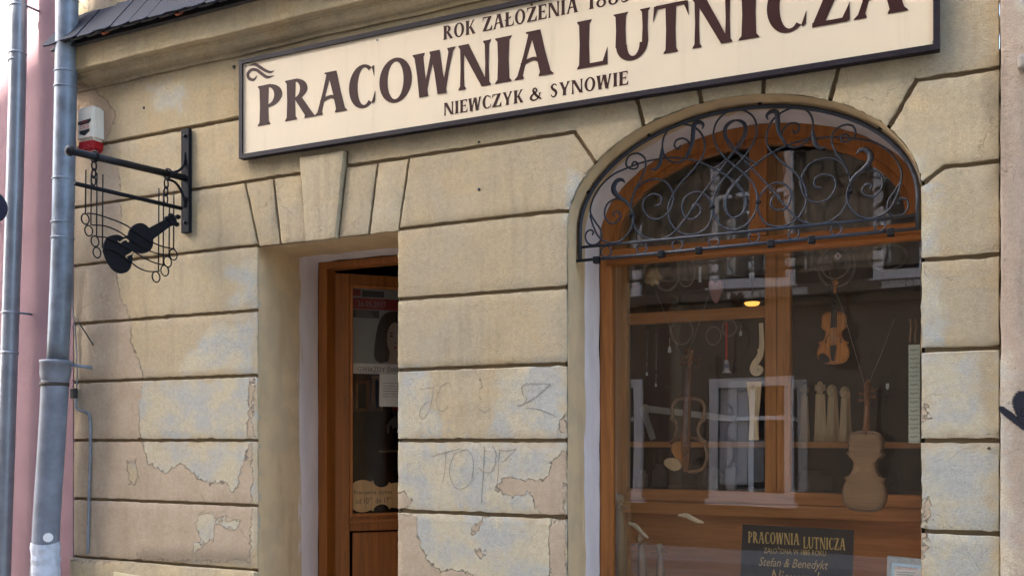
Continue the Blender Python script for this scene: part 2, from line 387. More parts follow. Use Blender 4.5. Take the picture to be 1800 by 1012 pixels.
PALE = [zone((395,470),(450,455),(450,545),(404,540),(420,505)), zone((372,575),(448,556),(448,655),(300,664),(345,610)),
        zone((240,668),(446,658),(446,776),(240,776)), zone((240,780),(446,780),(446,890),(250,890)), zone((330,890),(446,890),(446,985),(330,985)),
        zone((694,654),(756,650),(750,700),(790,772),(694,772)), zone((880,650),(996,642),(996,772),(900,772),(860,760)), zone((694,778),(996,780),(996,908),(694,896)),
        zone((694,902),(996,914),(996,1040),(694,1040)), zone((1560,235),(1600,262),(1640,330),(1640,345),(1600,320)),
        zone((1618,345),(1640,345),(1652,455),(1618,460)), zone((1618,470),(1650,470),(1656,610),(1618,615)), zone((1618,622),(1735,618),(1715,700),(1758,776),(1618,776)), zone((1618,782),(1758,782),(1758,1040),(1618,1040)),
        zone((1750,620),(1775,600),(1768,800),(1790,1040),(1750,1040)), zone((1764,-20),(1772,30),(1800,70),(1830,90),(1830,-20)), zone((260,150),(330,140),(320,200),(270,190)), zone((996,300),(1030,300),(1010,400),(996,400))]
SOIL = [zone((100,100),(132,140),(134,540),(128,700),(124,985),(90,985)), zone((130,66),(470,-14),(470,6),(300,52),(134,102)), zone((110,135),(160,150),(480,74),(560,58),(560,66),(480,86),(170,160),(120,160)), zone((425,285),(700,242),(1000,198),(1000,203),(700,250),(430,294)), zone((250,968),(440,972),(440,992),(250,984)), zone((1738,120),(1757,118),(1757,330),(1748,330))]
def sdf(poly, P):
    """signed distance, positive inside"""
    n = len(poly); d = np.full(len(P), 1e9); ins = np.zeros(len(P), bool)
    for i in range(n):
        a = poly[i]; b = poly[(i+1) % n]; e = b-a; w = P-a
        tt = np.clip((w@e)/max(e@e, 1e-12), 0, 1); q = w - tt[:, None]*e
        d = np.minimum(d, (q**2).sum(1))
        c = ((a[1] > P[:, 1]) != (b[1] > P[:, 1])) & (P[:, 0] < (b[0]-a[0])*(P[:, 1]-a[1])/(b[1]-a[1]+1e-12)+a[0])
        ins ^= c
    d = np.sqrt(d); return np.where(ins, d, -d)
def wear(me, off, extra_bare=None):
    n = len(me.vertices); co = np.empty(n*3, 'f'); me.vertices.foreach_get('co', co); co = co.reshape(-1, 3)
    P = np.stack([co[:, 0]+off.x, co[:, 2]+off.z], 1).astype(float)
    def top(zs):
        lo, hi = P.min(0)-.5, P.max(0)+.5; v = np.full(n, -.5)
        for z in zs:
            if (z.max(0) < lo).any() or (z.min(0) > hi).any(): continue
            v = np.maximum(v, sdf(z, P))
        return v
    ba = top(BARE); ho = top(HOLES); ba = np.where(ho > -.06, np.minimum(ba, -ho), ba)
    for nm, v in (('bare', np.clip(ba, -.5, .5)), ('pale', np.clip(top(PALE), -.5, .5)), ('soil', np.clip(top(SOIL)*6+.6, 0, 1))):
        a = me.attributes.new(nm, 'FLOAT', 'POINT'); a.data.foreach_set('value', v.astype('f'))

def inset_poly(poly, offs):
    n = len(poly); out = []
    area = sum(poly[i][0]*poly[(i+1) % n][1]-poly[(i+1) % n][0]*poly[i][1] for i in range(n))
    sg = 1 if area > 0 else -1
    L = []
    for i in range(n):
        a = Vector(poly[i]); b = Vector(poly[(i+1) % n]); t = (b-a).normalized(); nn = Vector((-t.y, t.x))*sg
        L.append((a+nn*offs[i], t))
    for i in range(n):
        p, t = L[i-1]; q, u = L[i]; den = t.x*u.y-t.y*u.x
        if abs(den) < 1e-3: out.append(tuple(q)); continue
        k = ((q.x-p.x)*u.y-(q.y-p.y)*u.x)/den; out.append(tuple(p+t*k))
    return out
def panel(name, poly, offs, mat, parent, front=0.0, back=.03, step=.035, bev=.006, jit=.0015, bulge=.001, label=None):
    """one plaster block: a face cut to a fine grid, rounded worn edges, sides running back into the wall"""
    off = WLOC[parent.name]
    pl = inset_poly(poly, offs)
    bm = bmesh.new(); f = bm.faces.new([bm.verts.new((u, 0, v)) for u, v in pl])
    us = [p[0] for p in pl]; vs = [p[1] for p in pl]
    def cut(co, no): bmesh.ops.bisect_plane(bm, geom=bm.verts[:]+bm.edges[:]+bm.faces[:], plane_co=co, plane_no=no, dist=1e-5)
    u = math.ceil((min(us)+.004)/step)*step
    while u < max(us)-.004: cut((u, 0, 0), (1, 0, 0)); u += step
    v = math.ceil((min(vs)+.004)/step)*step
    while v < max(vs)-.004: cut((0, 0, v), (0, 0, 1)); v += step
    rnd = random.Random(int(abs(us[0])*1000+abs(vs[0])*7919))
    ph = [rnd.uniform(0, 6.3) for _ in range(6)]
    for e in (v for v in bm.verts if v.is_boundary):
        e.co.x += rnd.gauss(0, jit); e.co.z += rnd.gauss(0, jit)
        if rnd.random() < .045:                    # a chipped spot
            cc = Vector((sum(us)/len(us), 0, sum(vs)/len(vs)))-e.co; e.co.z += math.copysign(rnd.uniform(.003, .007), cc.z)
    bmesh.ops.inset_region(bm, faces=bm.faces[:], thickness=bev*.5, depth=0, use_even_offset=False)
    inner = [v for v in bm.verts if not v.is_boundary]
    ring1 = {v for v in bm.verts if v.is_boundary}
    for w in bm.verts:
        b = bulge*(math.sin(w.co.x*7+ph[0])*math.sin(w.co.z*9+ph[1])+.6*math.sin(w.co.x*19+ph[2])*math.sin(w.co.z*23+ph[3]))
        w.co.y = front - b + (bev*.6 if w in ring1 else 0)
    be = [e for e in bm.edges if e.is_boundary]
    ex = bmesh.ops.extrude_edge_only(bm, edges=be)
    for w in (g for g in ex['geom'] if isinstance(g, bmesh.types.BMVert)): w.co.y = back
    bmesh.ops.recalc_face_normals(bm, faces=bm.faces[:])
    # a lone sheet: make the front look at the street
    ff = min(bm.faces, key=lambda q: q.calc_center_median().y)
    if ff.normal.y > 0: bmesh.ops.reverse_faces(bm, faces=bm.faces[:])
    for q in bm.faces: q.smooth = True
    for w in bm.verts: w.co -= off
    me = bpy.data.meshes.new(name); bm.to_mesh(me); bm.free()
    me.set_sharp_from_angle(angle=R(30)); wear(me, off)
    me.materials.append(M[mat]); o = bpy.data.objects.new(name, me); COL.objects.link(o); o.parent = parent; WLOC[o.name] = off
    if label: o['label'] = label
    return o

# ================================================================ the ground
def ground(name, mat, x0, x1, y0, y1, z, th=.05):
    o = MB().box(x0, x1, y0, y1, z-th, z).build(name, mat); o['kind'] = 'structure'; return o
ground('ground', 'asphalt', -120, 120, -120, 120, -.16, .3)
ground('road', 'cobble', -60, 60, -7.4, -1.75, -.13, .02)
ground('pavement', 'paving', -60, 60, -1.6, .62, 0.0, .15)
ground('pavement_opposite', 'paving', -60, 60, -9.2, -7.55, 0.0, .15)
kb = MB(); kb.cbox(-60, 60, -1.75, -1.6, -.16, .004, .02); o = kb.build('kerb', 'granite'); o['kind'] = 'structure'
kb = MB(); kb.cbox(-60, 60, -7.55, -7.4, -.16, .004, .02); o = kb.build('kerb_opposite', 'granite'); o['kind'] = 'structure'

# ================================================================ the ochre building
XL = -5.66; XR = at(1755, 500).x + .004
DX0 = at(452, 640).x; DX1 = at(699.5, 600).x
WX0 = at(996, 640).x; WX1 = at(1620, 640).x
WC = (WX0+WX1)/2; WA = (WX1-WX0)/2; SPR = 2.757; RISE = .545
G0 = 1.645; GH = .40
def gz(k): return G0 + GH*k
DTOP = gz(3) - .008
def arch(a, n=40, da=0.0):       # point on the arch, angle 180 (left) .. 0 (right)
    return (WC + (WA+da)*math.cos(R(a)), SPR + (RISE+da)*math.sin(R(a)))
def arch_at_x(x):
    c = max(-1, min(1, (x-WC)/WA)); return math.degrees(math.acos(c))
bld = thing('plaster_building', 'ochre plastered old town house with banded ground floor and arched shop window', 'building', (-2.8, 0, 0))
TOPZ = 12.0
# the masonry core, seen only in the grooves
mb = MB(); T0, T1 = .022, .62
mb.box(XL, DX0-.012, T0, T1, 0, DTOP+.012); mb.box(DX1+.012, WX0-.012, T0, T1, 0, DTOP+.012)
mb.box(XL, WX0-.012, T0, T1, DTOP+.012, TOPZ); mb.box(WX1+.012, XR, T0, .465, 0, SPR); mb.box(WX1+.012, XR, T0, T1, SPR+.001, TOPZ)
mb.box(WX0-.012, WX1+.012, T0, T1, 0, .62)
ap = [arch(180-i*4.5, da=.012) for i in range(41)]
mb.prism([(WX0-.012, SPR)] + ap[1:-1] + [(WX1+.012, SPR), (WX1+.012, TOPZ), (WX0-.012, TOPZ)], lambda u, v, d: (u, d, v), T0, T1)
mb.build('wall', 'groove_render', bld)

g = .0110
E = DX0
bad = gz(2)
def rect(x0, x1, z0, z1): return [(x0, z0), (x1, z0), (x1, z1), (x0, z1)]
for k in range(-2, 3):
    panel('block', rect(XL, DX0, gz(k), gz(k+1)), (g, 0, g, 0), 'plaster', bld)
    panel('block', rect(DX1, WX0, gz(k), gz(k+1)), (g, 0, g, 0), 'plaster', bld) if k < 2 else None
    if k < 2: panel('block', rect(WX1, XR, gz(k), gz(k+1)), (g, 0, g, 0), 'plaster', bld)
def w2(px, py): p = at(px, py); return (p.x, p.z)
def arc_pts(a0, a1, n):
    return [arch(lerp(a0, a1, i/n)) for i in range(n+1)]
# row below and beside the spring of the arch
aL3 = arch_at_x(at(999, 395).x)
aJ0 = arch_at_x(at(1046, 288).x); aJ1 = arch_at_x(at(1131, 222).x); aJ2 = arch_at_x(at(1232, 182).x); aJ3 = arch_at_x(at(1341, 168).x); aJ4 = arch_at_x(at(1459, 180).x); aJ5 = arch_at_x(at(1562, 229).x); aR3 = arch_at_x(at(1619.6, 331).x)
kx = at(960, 378).x
sp = arc_pts(180, aL3, 2)
poly = [(DX1, gz(2)), (WX0, gz(2)), (WX0, SPR)] + sp[1:] + [(kx, gz(3)), (DX1, gz(3))]
panel('block', poly, (g, 0) + (0,)*(len(sp)-1) + (g, g, 0), 'plaster', bld)
kr = at(1660, 298).x
spr = arc_pts(aR3, 0, 2)
poly = [(WX1, gz(2)), (XR, gz(2)), (XR, gz(3)), (kr, gz(3))] + spr
panel('block', poly, (g, 0, g, g) + (0,)*2 + (0,), 'plaster', bld)
# lintel row: flat-arch stones over the door
j = [(w2(430, 328)[0], w2(454, 430)[0]), (w2(480, 322)[0], w2(493, 422)[0]), (w2(531, 300)[0], w2(541, 418)[0]), (w2(608, 290)[0], w2(594, 412)[0]), (w2(664, 294)[0], w2(648, 406)[0]), (w2(719, 288)[0], w2(700.5, 402)[0])]
panel('block', [(XL, gz(3)), (j[0][1], gz(3)), (j[0][0], gz(4)), (XL, gz(4))], (g, g*.8, g, 0), 'plaster', bld)
for i in (0, 1, 3, 4):
    panel('voussoir', [(j[i][1], DTOP), (j[i+1][1], DTOP), (j[i+1][0], gz(4)), (j[i][0], gz(4))], (0, g*.8, g, g*.8), 'plaster', bld, step=.05)
ktop = gz(4) + .085
panel('keystone', [(j[2][1], DTOP-.006), (j[3][1], DTOP-.006), (j[3][0]+.006, ktop), (j[2][0]-.006, ktop)], (0, g*.6, 0, g*.6), 'plaster', bld, front=-.028, step=.05)
# block between door lintel and arch
J0t = (at(1010, 239).x, gz(4))
a_ = arc_pts(aL3, aJ0, 6)
poly = [(j[5][1], gz(3)), (kx, gz(3))] + a_ + [J0t, (j[5][0], gz(4))]
panel('block', poly, (g, g) + (0,)*6 + (g, g, g*.8), 'plaster', bld)
# band above, running to the first stone of the arch
J1t = w2(1112, 150); zt = gz(5)
dx1 = (J1t[0]-arch(aJ1)[0])/(J1t[1]-arch(aJ1)[1]); J1x = arch(aJ1)[0]+dx1*(zt-arch(aJ1)[1])
a_ = arc_pts(aJ0, aJ1, 6)
panel('block', [(XL, gz(4)), (j[2][0]-.012, gz(4)), (j[2][0]-.012, zt), (XL, zt)], (g, 0, g, 0), 'plaster', bld)
panel('block', [(j[2][0]-.012, ktop+.004), (j[3][0]+.012, ktop+.004), (j[3][0]+.012, zt), (j[2][0]-.012, zt)], (0, 0, g, 0), 'plaster', bld)
panel('block', [(j[3][0]+.012, gz(4)), J0t] + a_ + [(J1x, zt), (j[3][0]+.012, zt)], (g, g) + (0,)*6 + (g, g, 0), 'plaster', bld)
jt = [(aJ1, J1x)]
for a, (px, py) in ((aJ2, (1228, 150)), (aJ3, (1343, 132)), (aJ4, (1476, 112))):
    tp = w2(px, py); q = arch(a); jt.append((a, q[0]+(tp[0]-q[0])/(tp[1]-q[1])*(zt-q[1])))
for i in range(3):
    a_ = arc_pts(jt[i][0], jt[i+1][0], 6)
    panel('arch_stone', a_ + [(jt[i+1][1], zt), (jt[i][1], zt)], (0,)*6 + (g, g, g), 'plaster', bld)
J5t = (at(1611, 147).x, gz(4))
a_ = arc_pts(aJ4, aJ5, 6)
panel('arch_stone', a_ + [J5t, (XR, gz(4)), (XR, zt), (jt[3][1], zt)], (0,)*6 + (g, g, 0, g, g), 'plaster', bld)
a_ = arc_pts(aJ5, aR3, 6)
panel('block', a_ + [(kr, gz(3)), (XR, gz(3)), (XR, gz(4)), J5t], (0,)*6 + (g, g, 0, g, g), 'plaster', bld)
# frieze, wall above the pent roof, plinth
panel('frieze', rect(XL, XR, zt, 4.04), (g, 0, 0, 0), 'plaster_frieze', bld, step=.06)
panel('upper_wall', rect(XL, XR, 4.34, 6.4), (0, 0, 0, 0), 'plaster', bld, front=.004, step=.09)
for (x0, x1) in ((XL, DX0), (DX1, WX0), (WX1, XR)):
    panel('plinth', rect(x0, x1, .02, gz(-2)-.008), (0, 0, 0, 0), 'plaster', bld, front=-.035, step=.08, bev=.014)
# reveals: door
mb = MB(); ry0, ry1 = .004, .60
def lining(name, path, mat, nx=1, inward=None):
    """skin of an opening: path of (X,Z) swept back through the wall, rows irregular at the front edge"""
    m = MB(); ys = [0.012, .03, .1, .18, .26, .34, .42, .5, .60]
    if inward: ys = [0.012, .03, .1, .18, .26, .34, .42, .47]
    n = len(path); rnd = random.Random(3)
    vs = []
    for yi, y in enumerate(ys):
        for (u, v) in path:
            jx = rnd.gauss(0, .0018); vs.append((u+jx, y, v+rnd.gauss(0, .0018)))
    fs = [(a*n+b, a*n+b+1, (a+1)*n+b+1, (a+1)*n+b) for a in range(len(ys)-1) for b in range(n-1)]
    m.add(vs, fs, True); return m.build(name, mat, bld)
def div(a, b, n): return [(lerp(a[0], b[0], i/n), lerp(a[1], b[1], i/n)) for i in range(n+1)]
dp = div((DX0+.002, .0), (DX0+.002, DTOP-.002), 24) + div((DX0+.002, DTOP-.002), (DX1-.002, DTOP-.002), 12)[1:] + div((DX1-.002, DTOP-.002), (DX1-.002, 0), 24)[1:]
lining('door_reveal', dp, 'door_reveal_paint')
wp = div((WX0+.002, .62), (WX0+.002, SPR), 22) + [arch(180-i*4, da=-.002) for i in range(1, 45)] + div((WX1-.002, SPR), (WX1-.002, .62), 22)
lining('window_reveal', wp, 'window_reveal_paint', inward=True)
# cornice: fascia and cove
prof = [(.02, 4.030), (-.014, 4.030), (-.016, 4.046), (-.020, 4.050), (-.034, 4.056), (-.052, 4.068), (-.066, 4.086), (-.072, 4.104), (-.084, 4.105), (-.085, 4.117), (-.124, 4.120), (-.128, 4.126), (-.130, 4.290), (-.02, 4.335), (.02, 4.335)]
mb = MB(); xs = list(np.linspace(XL-.03, XR, 60)); vs = []
for x in xs:
    w = .003*math.sin(x*5)+.002*math.sin(x*13.7)
    for (y, z) in prof: vs.append((x, y, z+w))
n = len(prof); fs = [(a*n+b, a*n+b+1, (a+1)*n+b+1, (a+1)*n+b) for a in range(len(xs)-1) for b in range(n-1)]
fs += [tuple(range(n)), tuple((len(xs)-1)*n+b for b in range(n))[::-1]]
mb.add(vs, fs); co_ = mb.build('cornice', 'plaster_frieze', bld); wear(co_.data, WLOC[co_.name])
# pent roof of slates
ez, ey, tz = 4.262, -.205, 4.53
mb = MB(); mb.add([(XL-.02, ey+.03, ez+.0), (XR, ey+.03, ez+.0), (XR, .015, tz-.015), (XL-.02, .015, tz-.015), (XL-.02, .015, ez+.03), (XR, .015, ez+.03)],
   [(0, 1, 2, 3), (0, 4, 5, 1), (0, 3, 4), (1, 5, 2)])
roof = mb.build('slate_roof', 'slate_edge', bld)
sl = (Vector((0, .005, tz)) - Vector((0, ey, ez))); slen = sl.length; sdir = sl.normalized(); snrm = Vector((0, -sdir.z, sdir.y))
def slate_mesh(wd, ln, th, skew, rnd):
    m = MB(); pts = []
    for (u, v) in ((0, 0.012), (.02, .004), (wd*.5, -.003), (wd-.025, .003), (wd, .014), (wd+skew, ln), (skew, ln)):
        pts.append((u+rnd.gauss(0, .001), v+rnd.gauss(0, .003)))
    m.prism(pts, lambda u, v, d: Vector((u, 0, 0)) + sdir*v + snrm*d, 0, th)
    return m
rnd = random.Random(5)
meshes = []
for q in range(5):
    o = slate_mesh(.158, slen, .009, .0, rnd).build('slate', 'slate', roof, world=False); meshes.append(o.data); bpy.data.objects.remove(o)
low = []
for q in range(4):
    o = slate_mesh(.150, .10, .012, 0, rnd).build('slate', 'slate_edge', roof, world=False); low.append(o.data); bpy.data.objects.remove(o)
brk = slate_mesh(.06, .09, .014, 0, rnd).build('slate', 'brick_red', roof, world=False); brkd = brk.data; bpy.data.objects.remove(brk)
nsl = int((XR-XL+.05)/.16)
for q in range(nsl):
    for kind in (0, 1):
        o = bpy.data.objects.new('slate', (meshes if kind == 0 else low)[rnd.randrange(5 if kind == 0 else 4)])
        COL.objects.link(o); o.parent = roof
        x = XL-.03+q*.16 + (0 if kind == 0 else .075)
        p = Vector((x, ey, ez)) + (snrm*(.022+rnd.gauss(0, .0025)) if kind == 0 else snrm*.004 + sdir*.012) - WLOC[bld.name]
        o.location = p; o.rotation_euler = (0, rnd.gauss(0, .012), 0)
    if q % 4 == 3:
        o = bpy.data.objects.new('tile_shard', brkd); COL.objects.link(o); o.parent = roof
        o.location = Vector((XL+q*.16+.02, ey+.006, ez-.002)) - WLOC[bld.name]
# flashing strip where the slates meet the wall
mb = MB(); mb.tube(spline([(XL+i*.35, -.004, tz+.006+.003*math.sin(i*2.1)) for i in range(17)], 3), .008, 6); mb.build('flashing', 'cable_black', roof)
# anchor holes left by older fixings
for (px, py, rr) in ((842, 250, .008), (842, 333, .009), (411, 118, .012), (253, 190, .009), (1738, 787, .006)):
    p = at(px, py); m_ = MB(); m_.lathe([(rr, 0), (rr*.95, .004), (rr*.4, .006)], (0, 0, 0), 9)
    m_.v = [(p.x+a, -c, p.z+b) for a, b, c in m_.v]; m_.build('anchor_hole', 'cable_black', bld)
# pencil scribbles on the middle pier
def scribble(paths, w=.0024):
    m_ = MB()
    for i, pp in enumerate(paths):
        L, Rr = ribbon([w2(*q) for q in pp], w, 5); m_.strip(L, Rr, wall_fn(-.0014), 0, .0005+.00005*i)
    return m_
mb = scribble([[(737,684),(752,682),(764,680)], [(762,681),(760,700),(754,722),(744,736),(738,730),(741,716),(752,704)], [(775,678),(768,700),(770,718),(780,722),(788,714)], [(775,678),(788,672),(794,680)],
   [(928,672),(918,680),(920,694),(926,700),(918,712),(908,712)], [(930,674),(950,674),(968,675)], [(968,675),(945,695),(924,708)], [(924,716),(950,720),(978,732)], [(838,714),(852,724),(862,716)]])
mb.build('graffiti', 'pencil', bld, label='thin pencil scribble on the upper worn block')
mb = scribble([[(784,795),(783,820),(778,848)], [(760,802),(785,794),(810,788)], [(815,790),(798,800),(790,830),(800,856),(818,856),(830,838),(832,808),(824,792),(812,790)], [(852,782),(850,830),(846,884)],
   [(866,782),(872,800),(866,826),(852,830),(842,822)], [(878,790),(876,830),(873,860)], [(878,790),(890,792),(908,788)], [(908,788),(892,804),(882,812)]])
mb.build('graffiti', 'pencil', bld, label='large pencil letters on the flaking block')
for pts in ([(150,668),(158,650),(170,640)], [(820,430),(840,431),(852,428)], [(1228,165),(1222,180),(1226,188)]):
    pass

# ================================================================ neighbours
pk = thing('pink_building', 'pink rendered house beyond the grey downpipes', 'building', (-8, 0, 0))
mb = MB(); mb.box(-13, XL-.004, .0, .6, 0, 11.5); mb.build('wall', 'pink_stucco', pk)
mb = MB(); mb.box(-13, XL-.004, -.04, 0, 0, .5); mb.build('plinth', 'paving', pk)
nb = thing('stone_pilaster_building', 'rough pinkish plaster wall of next house with black spray paint', 'building', (2, 0, 0))
mb = MB(); mb.box(XR+.006, 6.0, .0, .6, 0, 11.5); mb.build('core', 'groove_render', nb)
panel('wall', rect(XR+.004, 2.2, .0, 6.2), (0, 0, 0, 0), 'plaster_neighbour', nb, front=-.035, step=.06, bev=.012, bulge=.003, back=.02)
for i, (pp, ws) in enumerate((([(1752,712),(1772,728),(1792,744),(1815,760)], [.035,.052,.048,.05]), ([(1802,684),(1790,706),(1796,730),(1800,748)], [.07,.085,.065,.045]), ([(1790,735),(1830,700),(1860,690)], [.05,.06,.06]))):
    L, Rr = ribbon([w2(*q) for q in pp], ws, 6); n = len(L); y = -.0385-.0008*i
    vs = [(a[0], y, a[1]) for a in L] + [((a[0]+b[0])/2, y-.0004, (a[1]+b[1])/2) for a, b in zip(L, Rr)] + [(b[0], y, b[1]) for b in Rr]
    mb = MB(); mb.add(vs, [(k, k+1, n+k+1, n+k) for k in range(n-1)] + [(n+k, n+k+1, 2*n+k+1, 2*n+k) for k in range(n-1)])
    o = mb.build('graffiti', 'graffiti_navy', nb, label='black sprayed stroke'); a_ = o.data.attributes.new('spray', 'FLOAT', 'POINT')
    a_.data.foreach_set('value', [0.0]*n + [min(1, 1.4*min(k, n-1-k)/(n*.18)) for k in range(n)] + [0.0]*n)
p = at(1797, 118); mb = MB(); mb.cbox(p.x-.02, p.x+.05, -.08, -.037, p.z-.03, p.z+.03, .012); mb.build('wall_fitting', 'paving', nb)

# the houses across the street, seen mirrored in the shop window; they keep the sun off this side
OY = -9.0
def opposite(name, label, x0, x1, ztop, gable, mat, cols, rows, wmat='opp_trim'):
    t_ = thing(name, label, 'building', ((x0+x1)/2, OY, 0))
    m_ = MB()
    if gable:
        xm = (x0+x1)/2; poly = [(x0, 0), (x1, 0), (x1, ztop), (xm, ztop+gable), (x0, ztop)]
    else: poly = [(x0, 0), (x1, 0), (x1, ztop), (x0, ztop)]
    m_.prism(poly, lambda u, v, d: (u, d, v), OY-7, OY); m_.build('wall', mat, t_)
    if gable:
        m_ = MB(); xm = (x0+x1)/2
        m_.prism([(x0-.2, ztop-.1), (xm, ztop+gable), (x1+.2, ztop-.1), (x1+.2, ztop+.08), (xm, ztop+gable+.2), (x0-.2, ztop+.08)], lambda u, v, d: (u, d, v), OY-7, OY+.25)
        m_.build('roof', 'opp_roof', t_)
    else:
        m_ = MB(); m_.cbox(x0, x1, OY-.2, OY+.3, ztop-.3, ztop, .05); m_.build('cornice', wmat, t_)
    for (z0, z1, band) in rows:
        if band:
            m_ = MB(); m_.cbox(x0, x1, OY-.02, OY+.16, z0-.32, z0-.14, .03); m_.build('cornice', mat, t_)
        for c in (cols if band else [q for q in cols if abs(q+.85) > .1]):
            hw = .50
            m_ = MB()
            for (a, b, cc, dd) in ((c-hw-.13, c-hw, z0-.12, z1+.14), (c+hw, c+hw+.13, z0-.12, z1+.14)): m_.box(a, b, OY-.05, OY+.08, cc, dd)
            m_.box(c-hw, c+hw, OY-.05, OY+.08, z1, z1+.14); m_.box(c-hw-.18, c+hw+.18, OY-.05, OY+.14, z0-.2, z0-.12); m_.box(c-hw, c+hw, OY-.05, OY+.08, z0-.12, z0)
            fr = m_.build('window', wmat, t_)
            m_ = MB(); m_.box(c-.035, c+.035, OY+.01, OY+.05, z0, z1); m_.box(c-hw, c-.035, OY+.012, OY+.048, z0+(z1-z0)*.68, z0+(z1-z0)*.68+.06); m_.box(c+.035, c+hw, OY+.012, OY+.048, z0+(z1-z0)*.68, z0+(z1-z0)*.68+.06)
            m_.build('frame', 'print_white', fr)
            m_ = MB(); m_.box(c-hw, c+hw, OY+.004, OY+.008, z0, z1); m_.build('pane', 'room_dark', fr)
            if (int(abs(c*10))+int(z0)) % 3:
                m_ = MB(); m_.box(c-hw+.02, c-.06, OY+.0085, OY+.0105, z0+.1, z1-.02); m_.build('curtain', 'curtain', fr)
    return t_
rows4 = [(.85, 2.45, False), (4.05, 5.9, True), (7.3, 9.0, True), (10.6, 12.1, True)]
opposite('town_house', 'plain beige town house across the street mirrored in shop window', -6.9, 1.2, 16.5, 0, 'opp_wall', [-5.55, -3.2, -.85], rows4)
opposite('town_house', 'grey town house across the street to the right', 1.2, 12, 15.0, 0, 'opp_wall_b', [2.8, 5.2, 7.6, 10], rows4)
opposite('town_house', 'gabled town house across the street to the left', -17.5, -6.9, 13.72, 2.9, 'opp_wall_b', [-15.6, -13.4, -11.2, -9], rows4)
opposite('town_house', 'low beige house at far left across the street', -30, -17.6, 8.5, 0, 'opp_wall', [-28, -25.5, -23, -20.5], rows4[:2])

# ================================================================ lettering: a flared serif capital alphabet drawn stroke by stroke (height 1)
TK, TN, SF = .225, .105, .045
def _st(x0, x1, w, b=True, tp=True, y0=0.0, y1=1.0):      # stem or diagonal, foot centre x0, head centre x1
    L = []; Rr = []
    ys = [0, .03, .085, .5, .915, .97, 1]
    ex = [SF, SF*.85, 0, -.012*(w > .1), 0, SF*.85, SF]
    for q, e in zip(ys, ex):
        if (q < .4 and not b) or (q > .6 and not tp): e = 0
        y = lerp(y0, y1, q); c = lerp(x0, x1, q); L.append((c-w/2-e, y)); Rr.append((c+w/2+e, y))
    return L, Rr
def _arc(cx, cy, rx, ry, ix, iy, a0, a1, n=26, dx=0.0):
    L = []; Rr = []
    for i in range(n+1):
        a = R(lerp(a0, a1, i/n)); L.append((cx+rx*math.cos(a), cy+ry*math.sin(a))); Rr.append((cx+dx+ix*math.cos(a), cy+iy*math.sin(a)))
    return L, Rr
def _q(*p):       # quad as a ribbon: four corners, two along each rail
    return [p[0], p[1]], [p[3], p[2]]
def _rb(pts, ws, k=6): return ribbon(pts, ws, k)
